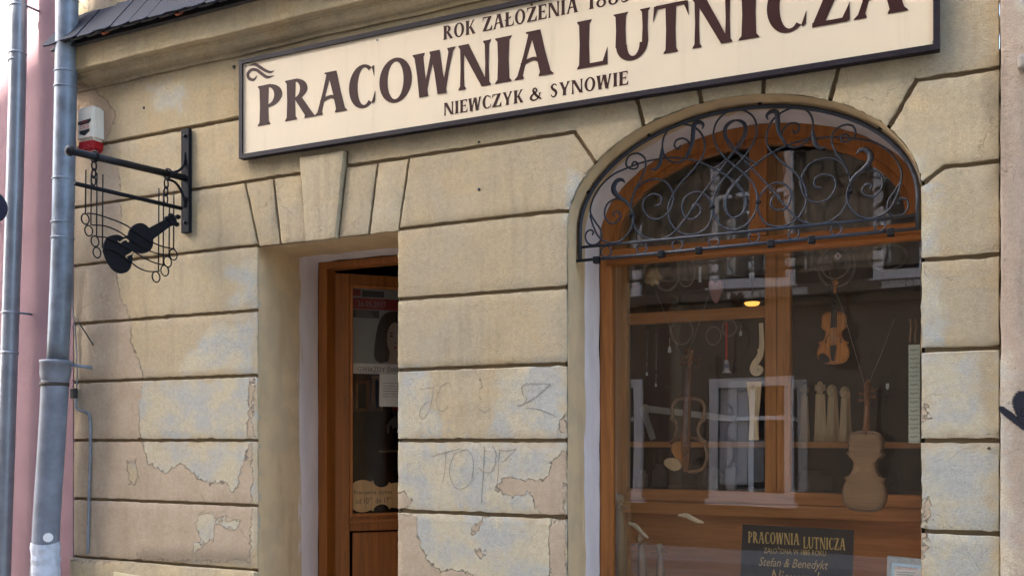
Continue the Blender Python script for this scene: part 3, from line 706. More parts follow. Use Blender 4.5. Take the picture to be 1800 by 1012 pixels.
def glyph(c):
    if c == 'I': return .30, [_st(.15, .15, TK)]
    if c == 'P': return .60, [_st(.16, .16, TK), _arc(.24, .715, .36, .285, .17, .215, 92, -95)]
    if c == 'R': return .74, [_st(.16, .16, TK), _arc(.24, .74, .33, .26, .15, .195, 92, -92), _q((.26, .50), (.52, .06), (.73, .06), (.44, .51)), _q((.52, .06), (.50, 0), (.79, 0), (.73, .06))]
    if c == 'A': return .80, [_st(.08, .36, TN*1.1, True, False), _st(.67, .43, TK, True, False), _rb([(.13, .31), (.28, .38), (.42, .40), (.53, .33)], [.075, .075, .075, .07], 5), _q((.24, 1.0), (.24, .965), (.4, .94), (.5, 1.0))]
    if c == 'C': return .66, [_arc(.36, .5, .35, .515, .17, .44, 52, 308, 34, .03), _q((.575, .905), (.60, .95), (.63, .94), (.63, .70)), _q((.575, .095), (.60, .05), (.65, .10), (.655, .34))]
    if c == 'O': return .76, [_arc(.38, .5, .38, .52, .19, .435, 0, 360, 44)]
    if c == 'W': return 1.02, [_st(.235, .10, TK, False, True), _st(.235, .48, TN, False, True), _st(.70, .52, TK, False, False), _st(.72, .93, TN, False, True), _q((.13, .03), (.13, 0), (.34, 0), (.34, .03)), _q((.59, .03), (.59, 0), (.81, 0), (.80, .03))]
    if c == 'N': return .84, [_st(.11, .11, TN), _st(.73, .73, TN), _q((.04, 1.0), (.60, .0), (.775, .0), (.27, 1.0))]
    if c == 'L': return .64, [_st(.15, .15, TK), _q((.2, .085), (.2, 0), (.62, 0), (.55, .085)), _q((.54, .085), (.60, .0), (.64, .0), (.64, .36))]
    if c == 'U': return .76, [_st(.15, .15, TK, False, True, .3, 1), _arc(.385, .33, .335, .345, .135, .255, 180, 360, 24, .03), _st(.665, .665, TN+.02, False, True, .3, 1)]
    if c == 'T': return .76, [_st(.38, .38, TK, True, False, 0, .93), _q((.02, .92), (.06, 1), (.70, 1), (.74, .92)), _q((.0, .68), (.02, .99), (.10, .99), (.10, .92)), _q((.76, .68), (.74, .99), (.66, .99), (.66, .92))]
    if c == 'Z': return .74, [_q((.06, .92), (.06, 1), (.70, 1), (.70, .92)), _q((.45, .95), (.03, .04), (.26, .04), (.70, .95)), _q((.03, .085), (.03, 0), (.70, 0), (.64, .085)), _q((.60, .085), (.66, 0), (.74, .02), (.735, .35)), _q((.03, .68), (.04, .98), (.14, .98), (.12, .92))]
    if c == 'K': return .76, [_st(.16, .16, TK), _st(.30, .62, TN, False, True, .44, 1), _q((.28, .54), (.52, .06), (.73, .06), (.42, .62)), _q((.52, .06), (.50, 0), (.78, 0), (.73, .06))]
    if c == 'E': return .62, [_st(.15, .15, TK), _q((.2, .085), (.2, 0), (.60, 0), (.54, .085)), _q((.2, 1), (.2, .915), (.53, .915), (.57, 1)), _q((.2, .56), (.2, .48), (.46, .48), (.46, .56)), _q((.53, .085), (.58, 0), (.62, .02), (.61, .28)), _q((.52, .92), (.56, .99), (.59, .98), (.58, .74)), _q((.43, .62), (.43, .42), (.47, .42), (.47, .62))]
    if c == 'Y': return .76, [_st(.38, .38, TK, True, False, 0, .5), _st(.36, .13, TK*.9, False, True, .44, 1), _st(.42, .66, TN, False, True, .44, 1)]
    if c == 'S': return .56, [_rb([(.48, .80), (.38, .94), (.22, .94), (.12, .80), (.20, .62), (.38, .45), (.44, .25), (.34, .07), (.17, .06), (.06, .24)], [.04, .08, .10, .15, .19, .20, .16, .10, .08, .04], 6)]
    if c == '&': return .82, [_rb([(.74, .46), (.62, .50), (.62, .34), (.48, .10), (.24, .02), (.08, .18), (.16, .42), (.36, .58), (.44, .76), (.34, .92), (.22, .80), (.28, .60), (.50, .26), (.74, .03)], [.05, .07, .08, .09, .12, .16, .13, .10, .09, .08, .10, .15, .16, .10], 6)]
    if c == '1': return .34, [_st(.18, .18, TK*.9, True, False), _q((.02, .80), (.10, .99), (.26, 1), (.12, .84))]
    if c == '8': return .56, [_arc(.28, .74, .21, .26, .11, .19, 0, 360, 26), _arc(.28, .27, .27, .285, .13, .205, 0, 360, 26)]
    if c == '5': return .54, [_q((.10, .92), (.12, 1), (.48, 1), (.46, .90)), _q((.08, .52), (.10, 1), (.17, 1), (.15, .52)), _rb([(.10, .55), (.28, .64), (.44, .50), (.46, .28), (.32, .06), (.16, .04), (.05, .18)], [.06, .09, .15, .19, .11, .08, .05], 6)]
    if c == 'Ł': w, p = glyph('L'); return w, p + [_q((-.04, .40), (-.02, .48), (.44, .68), (.42, .58))]
    if c == 'Ż': w, p = glyph('Z'); return w, p + [_arc(.38, 1.16, .08, .07, .0, .0, 0, 360, 12)]
    return .34, []
def put_glyph(mb, c, fn, x0, z0, sx, sz, d=.0012, keep=[0]):
    w, ps = glyph(c)
    for i, (L, Rr) in enumerate(ps):
        h = d*(1+.22*i)+.00003*(keep[0] % 7)
        mb.strip([(x0+u*sx, z0+v*sz) for u, v in L], [(x0+u*sx, z0+v*sz) for u, v in Rr], fn, 0, h)
    keep[0] += 1
def line_of(text, fn, x0, x1, z0, h, mb=None, gap=.10, slope=0.0):
    ws = [glyph(c)[0] for c in text]; tot = sum(ws)+gap*(len(text)-1); s = (x1-x0)/tot
    m_ = mb or MB(); x = x0
    for c, w in zip(text, ws): put_glyph(m_, c, fn, x, z0+slope*(x-x0), s, h); x += (w+gap)*s
    return m_
def font_mesh(body, size, shear=0.0, align='LEFT'):
    cu = bpy.data.curves.new('t', 'FONT'); cu.body = body; cu.size = size; cu.shear = shear; cu.align_x = align; cu.resolution_u = 2
    o = bpy.data.objects.new('t', cu); COL.objects.link(o)
    dg = bpy.context.evaluated_depsgraph_get(); me = bpy.data.meshes.new_from_object(o.evaluated_get(dg))
    v = [(p.co.x, p.co.y) for p in me.vertices]; f = [tuple(p.vertices) for p in me.polygons]
    bpy.data.objects.remove(o); bpy.data.curves.remove(cu); bpy.data.meshes.remove(me); return v, f
def print_text(mb, body, fn, x, z, h, d=.0012, width=None, shear=0.0):
    v, f = font_mesh(body, 1.0, shear)
    if not v: return
    xs = [p[0] for p in v]; cap = .72; s = h/cap; sx = s if not width else width/(max(xs)-min(xs)); m0 = min(xs)
    mb.add([fn(x+(u-m0)*sx, z+w*s, d) for u, w in v], f)

# ---------------------------------------------------------------- the long shop sign
SY = -.045
sg = thing('shop_sign', 'long cream shop sign with brown lettering above the door and window', 'sign', (-2.2, SY, 3.4))
sTL = at(422, 107, SY); sBL = at(422, 280, SY); sBR = at(1652, 88, SY)
H = sTL.z-sBL.z; tilt = (sBR.z-sBL.z)/(sBR.x-sBL.x)
def sfn(y): return lambda u, v, d: (u, y-d, v)
def zb(x): return sBL.z + tilt*(x-sBL.x)
x0, x1 = sBL.x, sBR.x
def quad_bar(m_, xa, xb, za, zb_, d0, d1, y=SY):
    m_.prism([(xa, zb(xa)+za), (xb, zb(xb)+za), (xb, zb(xb)+zb_), (xa, zb(xa)+zb_)], sfn(y), d0, d1)
mb = MB(); quad_bar(mb, x0+.01, x1-.01, .01, H-.01, -.03, .0); mb.build('board', 'sign_cream', sg)
fw = .026
for (xa, xb, za, zb_) in ((x0, x1, 0, fw), (x0, x1, H-fw, H), (x0, x0+fw, fw, H-fw), (x1-fw, x1, fw, H-fw)):
    mb = MB(); quad_bar(mb, xa, xb, za, zb_, -.034, .012); mb.build('frame_strip', 'sign_frame', sg)
def X_(px): return at(px, 300, SY).x
bz = at(453, 222.7, SY).z; ch = at(455, 152, SY).z-bz
def bzx(X): return bz + (at(1593, 20, SY).z-bz)*(X-X_(453))/(X_(1593)-X_(453))
big = [('P',453,496),('R',501,552),('A',555,609),('C',613,660),('O',667,724),('W',729,800),('N',805,864),('I',871,899),('A',906,971),('L',1015,1068),('U',1079,1142),('T',1148,1211),('N',1216,1289),('I',1299,1334),('C',1347,1418),('Z',1425,1494),('A',1503,1594)]
for (c, a, b) in big:
    mb = MB(); w, _ = glyph(c); xa, xb = X_(a), X_(b); put_glyph(mb, c, sfn(SY), xa, bzx(xa), (xb-xa)/w, ch, .0018)
    mb.build('letter', 'sign_brown', sg)
z = at(780, 71, SY).z; h = at(779, 46.7, SY).z-z
for wd, a, b in (('ROK', 779, 836), ('ZAŁOŻENIA', 848, 1016), ('1885', 1034, 1108)): line_of(wd, sfn(SY), X_(a), X_(b), z, h).build('small_word', 'sign_brown', sg)
z = at(780, 204, SY).z; h = at(780, 181.7, SY).z-z
for wd, a, b in (('NIEWCZYK', 780, 920), ('&', 931, 954), ('SYNOWIE', 967, 1104)): line_of(wd, sfn(SY), X_(a), X_(b), z, h).build('small_word', 'sign_brown', sg)
def orn(flip):
    m_ = MB(); mid = X_(422)+X_(1652)
    def q(u, v):
        p = at(120+u/4.5, v/4.5, SY); return ((mid-p.x) if flip else p.x, p.z)
    for i, (pp, ws) in enumerate((([(1428,522),(1478,512),(1520,535),(1560,560),(1600,572),(1630,560)], [.004,.018,.02,.018,.014,.003]), ([(1492,602),(1468,632),(1432,622),(1422,585),(1450,555),(1490,556),(1530,585),(1575,612),(1630,600)], [.006,.016,.02,.02,.018,.018,.02,.018,.003]))):
        L, Rr = ribbon([q(*a) for a in pp], ws, 6); m_.strip(L, Rr, sfn(SY), 0, .0014+.0004*i)
    return m_
orn(False).build('ornament', 'sign_brown', sg); orn(True).build('ornament', 'sign_brown', sg)
for (px, py) in ((433, 117), (663, 71), (433, 271), (662, 236), (985, 186), (1257, 141), (1641, 74)):
    p = at(px, py, SY); mb = MB(); mb.lathe([(.006, 0), (.0055, .003), (.002, .004)], (0, 0, 0), 8); mb.v = [(p.x+a, SY-c, p.z+b) for a, b, c in mb.v]; mb.build('screw', 'cable_grey', sg)

# ---------------------------------------------------------------- wall bracket and the hanging violin sign
BXP = at(331, 300).x
def SXp(u, v): return at_x(100+u/2.811, 160+v/2.811, BXP)
br = thing('wall_bracket', 'black iron bracket with round arm standing out from wall', 'bracket', (BXP, 0, 3.0))
pt = at(331, 226, -.02); pb = at(331, 409, -.02)
mb = MB(); mb.cbox(BXP-.034, BXP+.034, -.03, -.002, pb.z, pt.z, .004); mb.build('wall_plate', 'sign_iron', br)
for q in (.10, .93):
    mb = MB(); mb.lathe([(.012, 0), (.011, .006), (.006, .01)], (0, 0, 0), 8); zz = lerp(pb.z, pt.z, q); mb.v = [(BXP+a, -.03-c, zz+b) for a, b, c in mb.v]; mb.build('bolt', 'iron_arm', br)
armA = SXp(640, 432); armB = SXp(75, 298); armA = Vector((BXP, -.03, armA.z-.0))
dirn = (armB-armA)
mb = MB(); mb.tube([armA, armB], .0215, 12); mb.build('arm', 'iron_arm', br)
mb = MB(); mb.tube([armB-dirn*.0+Vector((0,0,0)), armB+dirn*.012, armB+dirn*.03, armB+dirn*.045], [.022, .030, .029, .012], 12); mb.build('end_cap', 'iron_arm', br)
for pts in ([(565,404),(600,395),(622,372),(632,335),(634,305)], [(548,436),(585,452),(612,490),(628,535),(632,575)]):
    mb = MB(); mb.tube(spline([SXp(*p) for p in pts], 5), .0085, 8); mb.build('brace', 'sign_iron', br)
def ring_pts(c, r, ax1, ax2, n=14, sy=1.0): return [c + ax1*(r*math.cos(2*math.pi*i/n)) + ax2*(r*sy*math.sin(2*math.pi*i/n)) for i in range(n)]
Xa, Ya, Za = Vector((1,0,0)), Vector((0,1,0)), Vector((0,0,1))
for (u, v) in ((187, 325), (547, 410)):
    c = SXp(u, v); yy = (c.y-armA.y)/(armB.y-armA.y); c = armA+dirn*yy
    mb = MB(); mb.tube(ring_pts(c, .030, Xa, Za), .007, 6, closed=True); mb.build('hook', 'sign_iron', br)

hs = thing('hanging_violin_sign', 'black metal violin cutout on wire music staves hanging from bracket', 'sign', (BXP, -.5, 2.7))
rA = SXp(90, 457); rB = SXp(615, 580)
mb = MB(); mb.tube([rA, rB], .0125, 10); mb.build('rod', 'sign_iron', hs)
for (u0, v0, u1, v1) in ((184, 352, 180, 462), (541, 440, 537, 552)):
    a = SXp(u0, v0); b = SXp(u1, v1); n = 3
    for i in range(n):
        c = a.lerp(b, (i+.5)/n); L = (a-b).length/n
        mb = MB(); ax = Ya if i % 2 == 0 else Xa
        mb.tube(ring_pts(c, .016, ax, Za, 14, L*.62/.016), .0048, 6, closed=True); mb.build('chain_link', 'sign_iron', hs)
WR = .0042
for (u, a, b) in ((143,390,605),(170,410,662),(198,405,718),(227,412,772),(504,480,888),(527,490,858),(556,560,815),(578,495,782)):
    mb = MB(); mb.tube([SXp(u, a), SXp(u-2, b)], WR, 6); mb.build('wire_upright', 'sign_iron', hs)
for (u, v) in ((140,632),(157,690),(188,742),(198,798),(575,808),(547,843),(533,887),(490,918)):
    c = SXp(u, v); rr = (SXp(u-19, v)-c).length
    mb = MB(); mb.tube(ring_pts(c, rr, Ya, Za, 18, .062/rr*.52/.52 if False else 1.0*(SXp(u, v-26)-c).length/rr), WR, 6, closed=True); mb.build('wire_ring', 'sign_iron', hs)
for pts in ([(143,605),(190,611),(250,630),(330,662),(420,722),(500,764),(576,782)], [(165,663),(230,668),(300,696),(380,750),(460,794),(550,817)], [(190,720),(250,728),(330,768),(430,828),(480,850),(530,862)], [(215,773),(280,790),(350,840),(400,876),(450,892),(500,890)]):
    mb = MB(); mb.tube([p+Vector((.012, 0, 0)) for p in spline([SXp(*p) for p in pts], 6)], WR, 6); mb.build('staff_wire', 'sign_iron', hs)
# violin cutout, sheet iron with two sound holes cut through
def cutout(name, outer, holes, mat, parent, X, th=.006):
    cu = bpy.data.curves.new('c', 'CURVE'); cu.dimensions = '2D'; cu.fill_mode = 'BOTH'; cu.extrude = th/2
    for poly in [outer]+holes:
        s_ = cu.splines.new('POLY'); s_.points.add(len(poly)-1); s_.use_cyclic_u = True
        for p_, (a, b) in zip(s_.points, poly): p_.co = (a, b, 0, 1)
    o = bpy.data.objects.new('c', cu); COL.objects.link(o); dg = bpy.context.evaluated_depsgraph_get()
    me = bpy.data.meshes.new_from_object(o.evaluated_get(dg)); bpy.data.objects.remove(o)
    mb = MB(); mb.add([(X+v.co.z, v.co.x, v.co.y) for v in me.vertices], [tuple(p.vertices) for p in me.polygons]); bpy.data.meshes.remove(me)
    return mb.build(name, mat, parent)
def yz(u, v): p = SXp(u, v); return (p.y, p.z)
body = spl2([yz(*p) for p in [(231,752),(246,724),(272,713),(300,710),(328,722)]], 5) + spl2([yz(*p) for p in [(350,712),(357,688),(380,662),(415,652),(446,668),(464,698),(475,735),(470,772),(450,795),(415,803),(390,796)]], 5) + spl2([yz(*p) for p in [(372,802),(372,832),(364,870),(345,894),(312,901),(276,884),(245,840),(226,790)]], 5)
def hole(pts, w):
    L, Rr = ribbon([yz(*p) for p in pts], w, 4); return L + Rr[::-1]
hl = [hole([(300,740),(310,750),(325,738),(342,733),(355,745)], [.018,.014,.010,.014,.018]), hole([(348,832),(342,818),(356,808),(370,800),(376,790)], [.018,.014,.010,.014,.016])]
cutout('violin_body', body, hl, 'sign_iron', hs, BXP)
mb = MB(); a = SXp(452, 712); b = SXp(585, 628); d = (b-a).normalized(); nn = Vector((0, -d.z, d.y))
mb.add([a+nn*.036-Xa*.004, b+nn*.022-Xa*.004, b-nn*.022-Xa*.004, a-nn*.036-Xa*.004, a+nn*.036+Xa*.004, b+nn*.022+Xa*.004, b-nn*.022+Xa*.004, a-nn*.036+Xa*.004], [(0,1,2,3),(7,6,5,4),(0,4,5,1),(1,5,6,2),(2,6,7,3),(3,7,4,0)])
mb.build('violin_neck', 'sign_iron', hs)
for (u, v) in ((597,622),(563,616),(545,630),(566,655),(590,658)):
    c = SXp(u, v); base = a+d*((c-a).dot(d)); mb = MB(); mb.tube([base, c], .007, 6); mb.lathe([(.004, -.016), (.018, -.008), (.018, .008), (.004, .016)], c, 8); mb.build('tuning_peg', 'sign_iron', hs)

# ---------------------------------------------------------------- alarm siren box
ax0, ax1 = at(134, 200, -.09).x, at(183, 200, 0).x; az0, az1 = at(150, 266, -.085).z, at(150, 187, -.085).z
al = thing('alarm_siren', 'white alarm siren box with red lens beneath, above the iron bracket', 'alarm box', ((ax0+ax1)/2, 0, az0))
def shell(z_lo, z_hi, name, mat, wave):
    bm = bmesh.new(); bmesh.ops.create_cube(bm, size=1)
    for v in bm.verts:
        v.co = Vector(((ax0+ax1)/2+v.co.x*(ax1-ax0), -.046+v.co.y*.088, lerp(z_lo, z_hi, v.co.z+.5)))
    bmesh.ops.bevel(bm, geom=[e for e in bm.edges if min(v.co.y for v in e.verts) < -.05], offset=.018, segments=3, affect='EDGES')
    bm.verts.index_update(); mb = MB(); mb.add([v.co for v in bm.verts], [[v.index for v in f.verts] for f in bm.faces]); bm.free()
    return mb
zs = az0+(az1-az0)*.28
shell(az0+(az1-az0)*.24, az1, '', '', 0).build('housing', 'white_plastic', al)
mb = shell(az0, zs, '', '', 0); cxm = (ax0+ax1)/2
mb.v = [(cxm+(x-cxm)*(.93 if z > az0+.01 else .82), y*.97 if z > az0+.01 else y*.6-.004, z) for x, y, z in mb.v]; mb.build('lens', 'red_lens', al)
fa = lambda u, v, d: (lerp(ax0+.02, ax1-.02, u), -.0905-d, lerp(az0, az1, v))
mb = MB(); mb.prism([(.0,.67),(1,.70),(1,.64),(.88,.62),(.88,.60),(.12,.585),(.12,.605),(0,.60)], fa, 0, .0012); mb.build('badge', 'print_black', al)
mb = MB(); mb.prism([(.1,.46),(.9,.48),(.9,.42),(.5,.34),(.1,.40)], fa, 0, .0012); mb.build('badge', 'print_black', al)
mb = MB(); print_text(mb, 'JOKER', lambda u, v, d: (u, -.0905-d, v), lerp(ax0+.02, ax1-.02, .1), lerp(az0, az1, .49), .028, width=.094); mb.build('badge_lettering', 'print_red', al)
mb = MB(); print_text(mb, 'ALARM', lambda u, v, d: (u, -.092-d, v), lerp(ax0+.02, ax1-.02, .22), lerp(az0, az1, .625), .012, width=.062); mb.build('badge_lettering', 'print_red', al)

# ---------------------------------------------------------------- downpipes, cable, conduit
PY = -.15
dpz = thing('downpipe', 'thick grey downpipe with plastic lower half between pink and ochre houses', 'downpipe', (-5.6, PY, 0))
up = [at(120.5, -160, PY), at(118.5, 0, PY), at(113.5, 250, PY), at(109.5, 440, PY), at(101.5, 636, PY)]
up = [at(123, -600, PY)] + up
mb = MB(); mb.tube(spline(up, 5), .0705, 24); mb.build('upper_pipe', 'zinc', dpz)
for (px, py) in ((115.8, 128), (115, 155), (111.8, 316), (110, 392), (109.6, 419)):
    c = at(px, py, PY); mb = MB(); mb.tube([c-Za*.007, c-Za*.004, c+Za*.004, c+Za*.007], [.0705, .0765, .0765, .0705], 24, caps=False); mb.build('seam', 'zinc', dpz)
lo = [at(97.5, 640, PY), at(96.8, 668, PY), at(92.6, 750, PY), at(83.5, 890, PY), at(77, 1010, PY)]
lo.append(lo[-1]+(lo[-1]-lo[-2])*1.3); lo.append(Vector((lo[-1].x-.01, PY, .02)))
mb = MB(); mb.tube(spline(lo, 5), .087, 24); mb.build('lower_pipe', 'pvc_grey', dpz)
c0, c1 = at(98.5, 634, PY), at(96.5, 668, PY)
mb = MB(); mb.tube([c0+Za*.006, c0, c0.lerp(c1, .12), c0.lerp(c1, .16), c0.lerp(c1, .7), c0.lerp(c1, .9), c1], [.088, .104, .105, .099, .098, .092, .088], 24); mb.build('socket', 'pvc_grey', dpz)
c = at(95.5, 675, PY); mb = MB(); mb.tube([c-Za*.014, c-Za*.011, c+Za*.011, c+Za*.014], [.089, .094, .094, .089], 24, caps=False); mb.cbox(c.x-.135, c.x-.08, PY-.02, PY+.0, c.z-.012, c.z+.012, .005); mb.build('clamp', 'dirty_iron', dpz)
rb = at(162, 646, -.0); mb = MB(); mb.tube([at(118, 640, PY+.04), rb], .011, 8); mb.build('fixing_rod', 'zinc', dpz)
# torn white film wrapped round the bottom
mb = MB(); rnd = random.Random(4)
n = 28; zz = [at(80, y, PY) for y in (953, 962, 972, 982, 992, 1004, 1020)]
vs = []
for i, c in enumerate(zz):
    for k in range(n):
        a = 2*math.pi*k/n; r_ = .0895+rnd.uniform(0, .006)*(i % 2+.3); vs.append((c.x+r_*math.cos(a), c.y+r_*math.sin(a), c.z+.008*math.sin(a*2+i)+(rnd.gauss(0, .004) if 0 < i else 0)))
mb.add(vs, [(i*n+k, i*n+(k+1) % n, (i+1)*n+(k+1) % n, (i+1)*n+k) for i in range(len(zz)-1) for k in range(n)], False); mb.build('wrapping_film', 'pvc_white', dpz)
c = at(84.5, 942, PY); vd = Vector((0-c.x, -DIST-c.y, 0)).normalized(); sd_ = Vector((vd.y, -vd.x, 0))
mb = MB(); ring = []
for k in range(20):
    a = 2*math.pi*k/20; s_ = .031*math.cos(a); q = c + sd_*s_ + vd*(math.sqrt(.0885**2-s_*s_)) ; ring.append((q.x, q.y, c.z+.031*math.sin(a)))
q = c+vd*.0893; mb.add(ring+[tuple(q)], [(k, (k+1) % 20, 20) for k in range(20)]); mb.build('sticker', 'print_white', dpz)
dp2 = thing('downpipe', 'slim shiny zinc downpipe on the pink house', 'downpipe', (-6.3, -.12, 0))
Y2 = -.12
pts = [at(36, -500, Y2), at(33, 0, Y2), at(28, 250, Y2), at(22.5, 440, Y2), at(16, 640, Y2), at(8, 890, Y2), at(4, 1010, Y2)]; pts.append(Vector((pts[-1].x-.02, Y2, .02)))
mb = MB(); mb.tube(spline(pts, 5), .056, 20); mb.build('pipe', 'zinc_light', dp2)
for (px, py) in ((32, 12), (31, 95), (30, 108), (18.5, 550), (17, 620)):
    c = at(px, py, Y2); mb = MB(); mb.tube([c-Za*.010, c-Za*.007, c+Za*.007, c+Za*.010], [.056, .0605, .0605, .056], 20, caps=False); mb.build('collar', 'zinc_light', dp2)
    if py in (12, 550):
        mb = MB(); mb.tube([c+Vector((.05, .01, 0)), c+Vector((.062, .03, 0)), c+Vector((.062, -Y2, 0))], .008, 6); mb.build('bracket', 'zinc', dp2)
cbk = MB(); cbk.tube(spline([at(131.5, -80, -.055), at(131.5, 0, -.055), at(131, 265, -.055), at(127, 480, -.03), at(128.5, 553, -.02), at(132.5, 580, -.015), at(135.6, 652, -.012), at(134, 692, -.01)], 6), .0045, 6)
tag(cbk.build('cable', 'cable_grey', None, loc=(-5.5, -.05, 1.8)), 'thin grey cable running down beside the thick downpipe', 'cable')
cd = thing('conduit', 'thin bent grey conduit low on wall beside the downpipe', 'conduit', (-5.4, -.01, 0.8))
mb = MB(); mb.cbox(at(130, 690).x, at(138, 690).x, -.035, -.004, at(134, 700).z, at(134, 682).z, .006); mb.build('junction', 'cable_black', cd)
mb = MB(); mb.tube(spline([at(134, 700, -.014), at(134, 716, -.014), at(140, 721, -.014), at(152, 725, -.014), at(158, 737, -.014), at(158.5, 790, -.014), at(155.5, 900, -.014), at(154, 973, -.014)], 6), .0095, 8); mb.build('pipe', 'cable_grey', cd)
mb = MB(); mb.tube(spline([at(128, 556, -.02), at(135, 562, -.03), at(150, 584, -.02), at(164, 606, -.006)], 5), .005, 6)
tag(mb.build('cable', 'cable_black', None, loc=(-5.5, -.02, 2.1)), 'short black cable stub slanting from downpipe into wall', 'cable')
mb = MB(); p0 = at(200, 1004, -.04); mb.cbox(p0.x, p0.x+.34, -.044, -.036, p0.z-.16, p0.z, .003); mb.v = [(x, y, z-(x-p0.x)*.05) for x, y, z in mb.v]
tag(mb.build('wall_plate_sign', 'plate_yellow', None, loc=(p0.x+.17, -.04, p0.z-.16)), 'small pale yellow plate at foot of the left wall', 'plate')
# edge of a round dark sign on the pink house
c = at(-20, 362, -.35); mb = MB(); mb.lathe([(.105, -.02), (.115, -.012), (.115, .012), (.105, .02)], (0, 0, 0), 32); mb.v = [(c.x+z*.8+x*.25, c.y+x, c.z+y) for x, y, z in mb.v]
ro = thing('round_sign', 'round dark blue sign edge jutting from the pink house', 'sign', (c.x, 0, c.z-.2)); mb.build('disc', 'dark_sign', ro)
mb = MB(); mb.tube([c+Vector((-.02, .1, .0)), Vector((c.x-.45, 0, c.z))], .01, 8); mb.build('arm', 'iron', ro)

# ================================================================ shop window joinery
FY = .47                               # face of the outer frame
def fpoint(px, py): p = at(px, py, FY); return p.x, p.z
win_l, win_r = WX0+.004, WX1+.082
tz0, tz1 = 2.628, 2.712
mb = MB()
def ring_sect(d0, d1, y0, y1, n=44):     # band following the arch between two insets
    A = [arch(180-i*180/n, da=-d0) for i in range(n+1)]; B = [arch(180-i*180/n, da=-d1) for i in range(n+1)]
    vs = []; fs = []
    for i in range(n+1):
        for (q, y) in ((A[i], y0), (B[i], y0), (B[i], y1), (A[i], y1)): vs.append((q[0], y, q[1]))
    for i in range(n):
        for k in range(4): l = (k+1) % 4; fs.append((i*4+k, i*4+l, (i+1)*4+l, (i+1)*4+k))
    fs += [(0, 1, 2, 3), (n*4+3, n*4+2, n*4+1, n*4)]
    return vs, fs
vs, fs = ring_sect(.004, .072, FY, FY+.07); mb.add(vs, fs)
mb.cbox(win_l, win_l+.07, FY, FY+.07, .64, SPR-.001, .006); mb.cbox(win_r-.07, win_r, FY, FY+.07, .64, SPR-.001, .006)
mb.cbox(win_l+.071, win_r-.071, FY, FY+.07, .64, .76, .006)
win = mb.build('shop_window', 'frame_wood', bld)
vs, fs = ring_sect(.073, .105, FY+.02, FY+.06); MB().add(vs, fs).build('arch_sash', 'frame_wood', win)
mb = MB(); mb.cbox(win_l+.071, win_r-.071, FY-.006, FY+.06, tz0, tz1, .006); mb.build('transom', 'frame_wood_h', win)
mb = MB(); mb.tube([(win_l+.05, FY-.016, tz0+.012), (win_r-.05, FY-.016, tz0+.012)], .017, 10, caps=True); mb.build('drip_moulding', 'frame_wood_h', win)
mx = at(1332, 300, FY).x
mb = MB(); mb.cbox(mx-.046, mx+.046, FY-.004, FY+.055, tz1+.001, SPR+RISE-.075, .008); mb.build('mullion', 'frame_wood', win)
GY = FY+.035
def pane_poly(x0, x1):
    pts = [(x0, tz1+.002), (x1, tz1+.002)]
    for i in range(25):
        x = lerp(x1, x0, i/24); c = (x-WC)/(WA-.085); pts.append((x, SPR+(RISE-.085)*math.sqrt(max(0, 1-c*c))))
    return pts
for (a, b) in ((WX0+.09, mx-.047), (mx+.047, WX1-.09)):
    mb = MB(); mb.prism(pane_poly(a, b), lambda u, v, d: (u, d, v), GY, GY+.004); mb.build('pane', 'thin_glass', win)
mb = MB(); mb.box(win_l+.071, win_r-.071, GY, GY+.005, .761, tz0-.001); mb.build('pane', 'pane_glass', win)
mb = MB(); mb.cbox(WX0-.0, WX1+.0, -.06, FY, .585, .64, .012); mb.build('sill', 'skirting', win)
# showcase behind the glass
CY = 1.05
mb = MB(); mb.box(WX0-.10, WX0-.06, FY+.072, CY+.04, .72, 3.3); mb.build('case_side', 'case_wood', win)
mb = MB(); mb.box(WX1+.14, WX1+.18, FY+.072, CY+.04, .72, 3.3); mb.build('case_side', 'case_wood', win)
mb = MB(); mb.box(WX0-.06, WX1+.14, FY+.072, CY-.05, .70, .76); mb.build('case_floor', 'case_wood_h', win)
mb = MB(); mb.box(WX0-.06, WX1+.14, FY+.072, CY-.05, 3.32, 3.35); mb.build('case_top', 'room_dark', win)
def cz(px, py): return at(px, py, CY).z
ix0 = at(1082, 700, CY).x; ix1 = WX1+.14
def cx_(px): return at(px, 700, CY).x
mb = MB(); mb.cbox(cx_(1079), cx_(1104), CY-.03, CY+.04, .76, 3.3, .006); sash = mb.build('inner_stile', 'case_wood', win)
mb = MB(); mb.cbox(cx_(1346), cx_(1367)-.001, CY-.03, CY+.04, cz(1360, 905)+.0, 3.3, .006); mb.build('inner_mullion', 'case_wood', win)
mb = MB(); mb.cbox(cx_(1367)+.001, cx_(1391), CY-.034, CY+.04, cz(1360, 905)+.0, 3.3, .006); mb.build('inner_mullion', 'case_wood', win)
rz0, rz1 = cz(1250, 563), cz(1250, 543)
mb = MB(); mb.cbox(cx_(1104), cx_(1346), CY-.02, CY+.03, rz0, rz1, .006); mb.build('inner_rail', 'case_wood_h', win)
bz0, bz1, bzm = cz(1300, 906), cz(1300, 862), cz(1300, 884)
mb = MB(); mb.cbox(cx_(1104)+.001, ix1, CY-.045, CY+.03, bzm+.001, bz1, .006); mb.build('bottom_rail', 'case_wood_h', win)
mb = MB(); mb.cbox(cx_(1079)-.03, ix1, CY-.075, CY+.03, bz0, bzm, .008); mb.build('bottom_rail', 'case_wood_h', win)
mb = MB(); mb.box(WX0-.06, ix1, CY-.02, CY+.0, .76, bz0-.001); mb.build('apron_panel', 'case_wood_h', win)
for (a, b, c, d) in ((cx_(1104), cx_(1346), bz1, rz0), (cx_(1391), ix1, bz1, 3.3), (cx_(1104), cx_(1346), rz1, 3.3)):
    mb = MB(); mb.box(a, b, CY+.004, CY+.008, c, d); mb.build('pane', 'thin_glass', win)
shz = at(1500, 776, 1.25).z
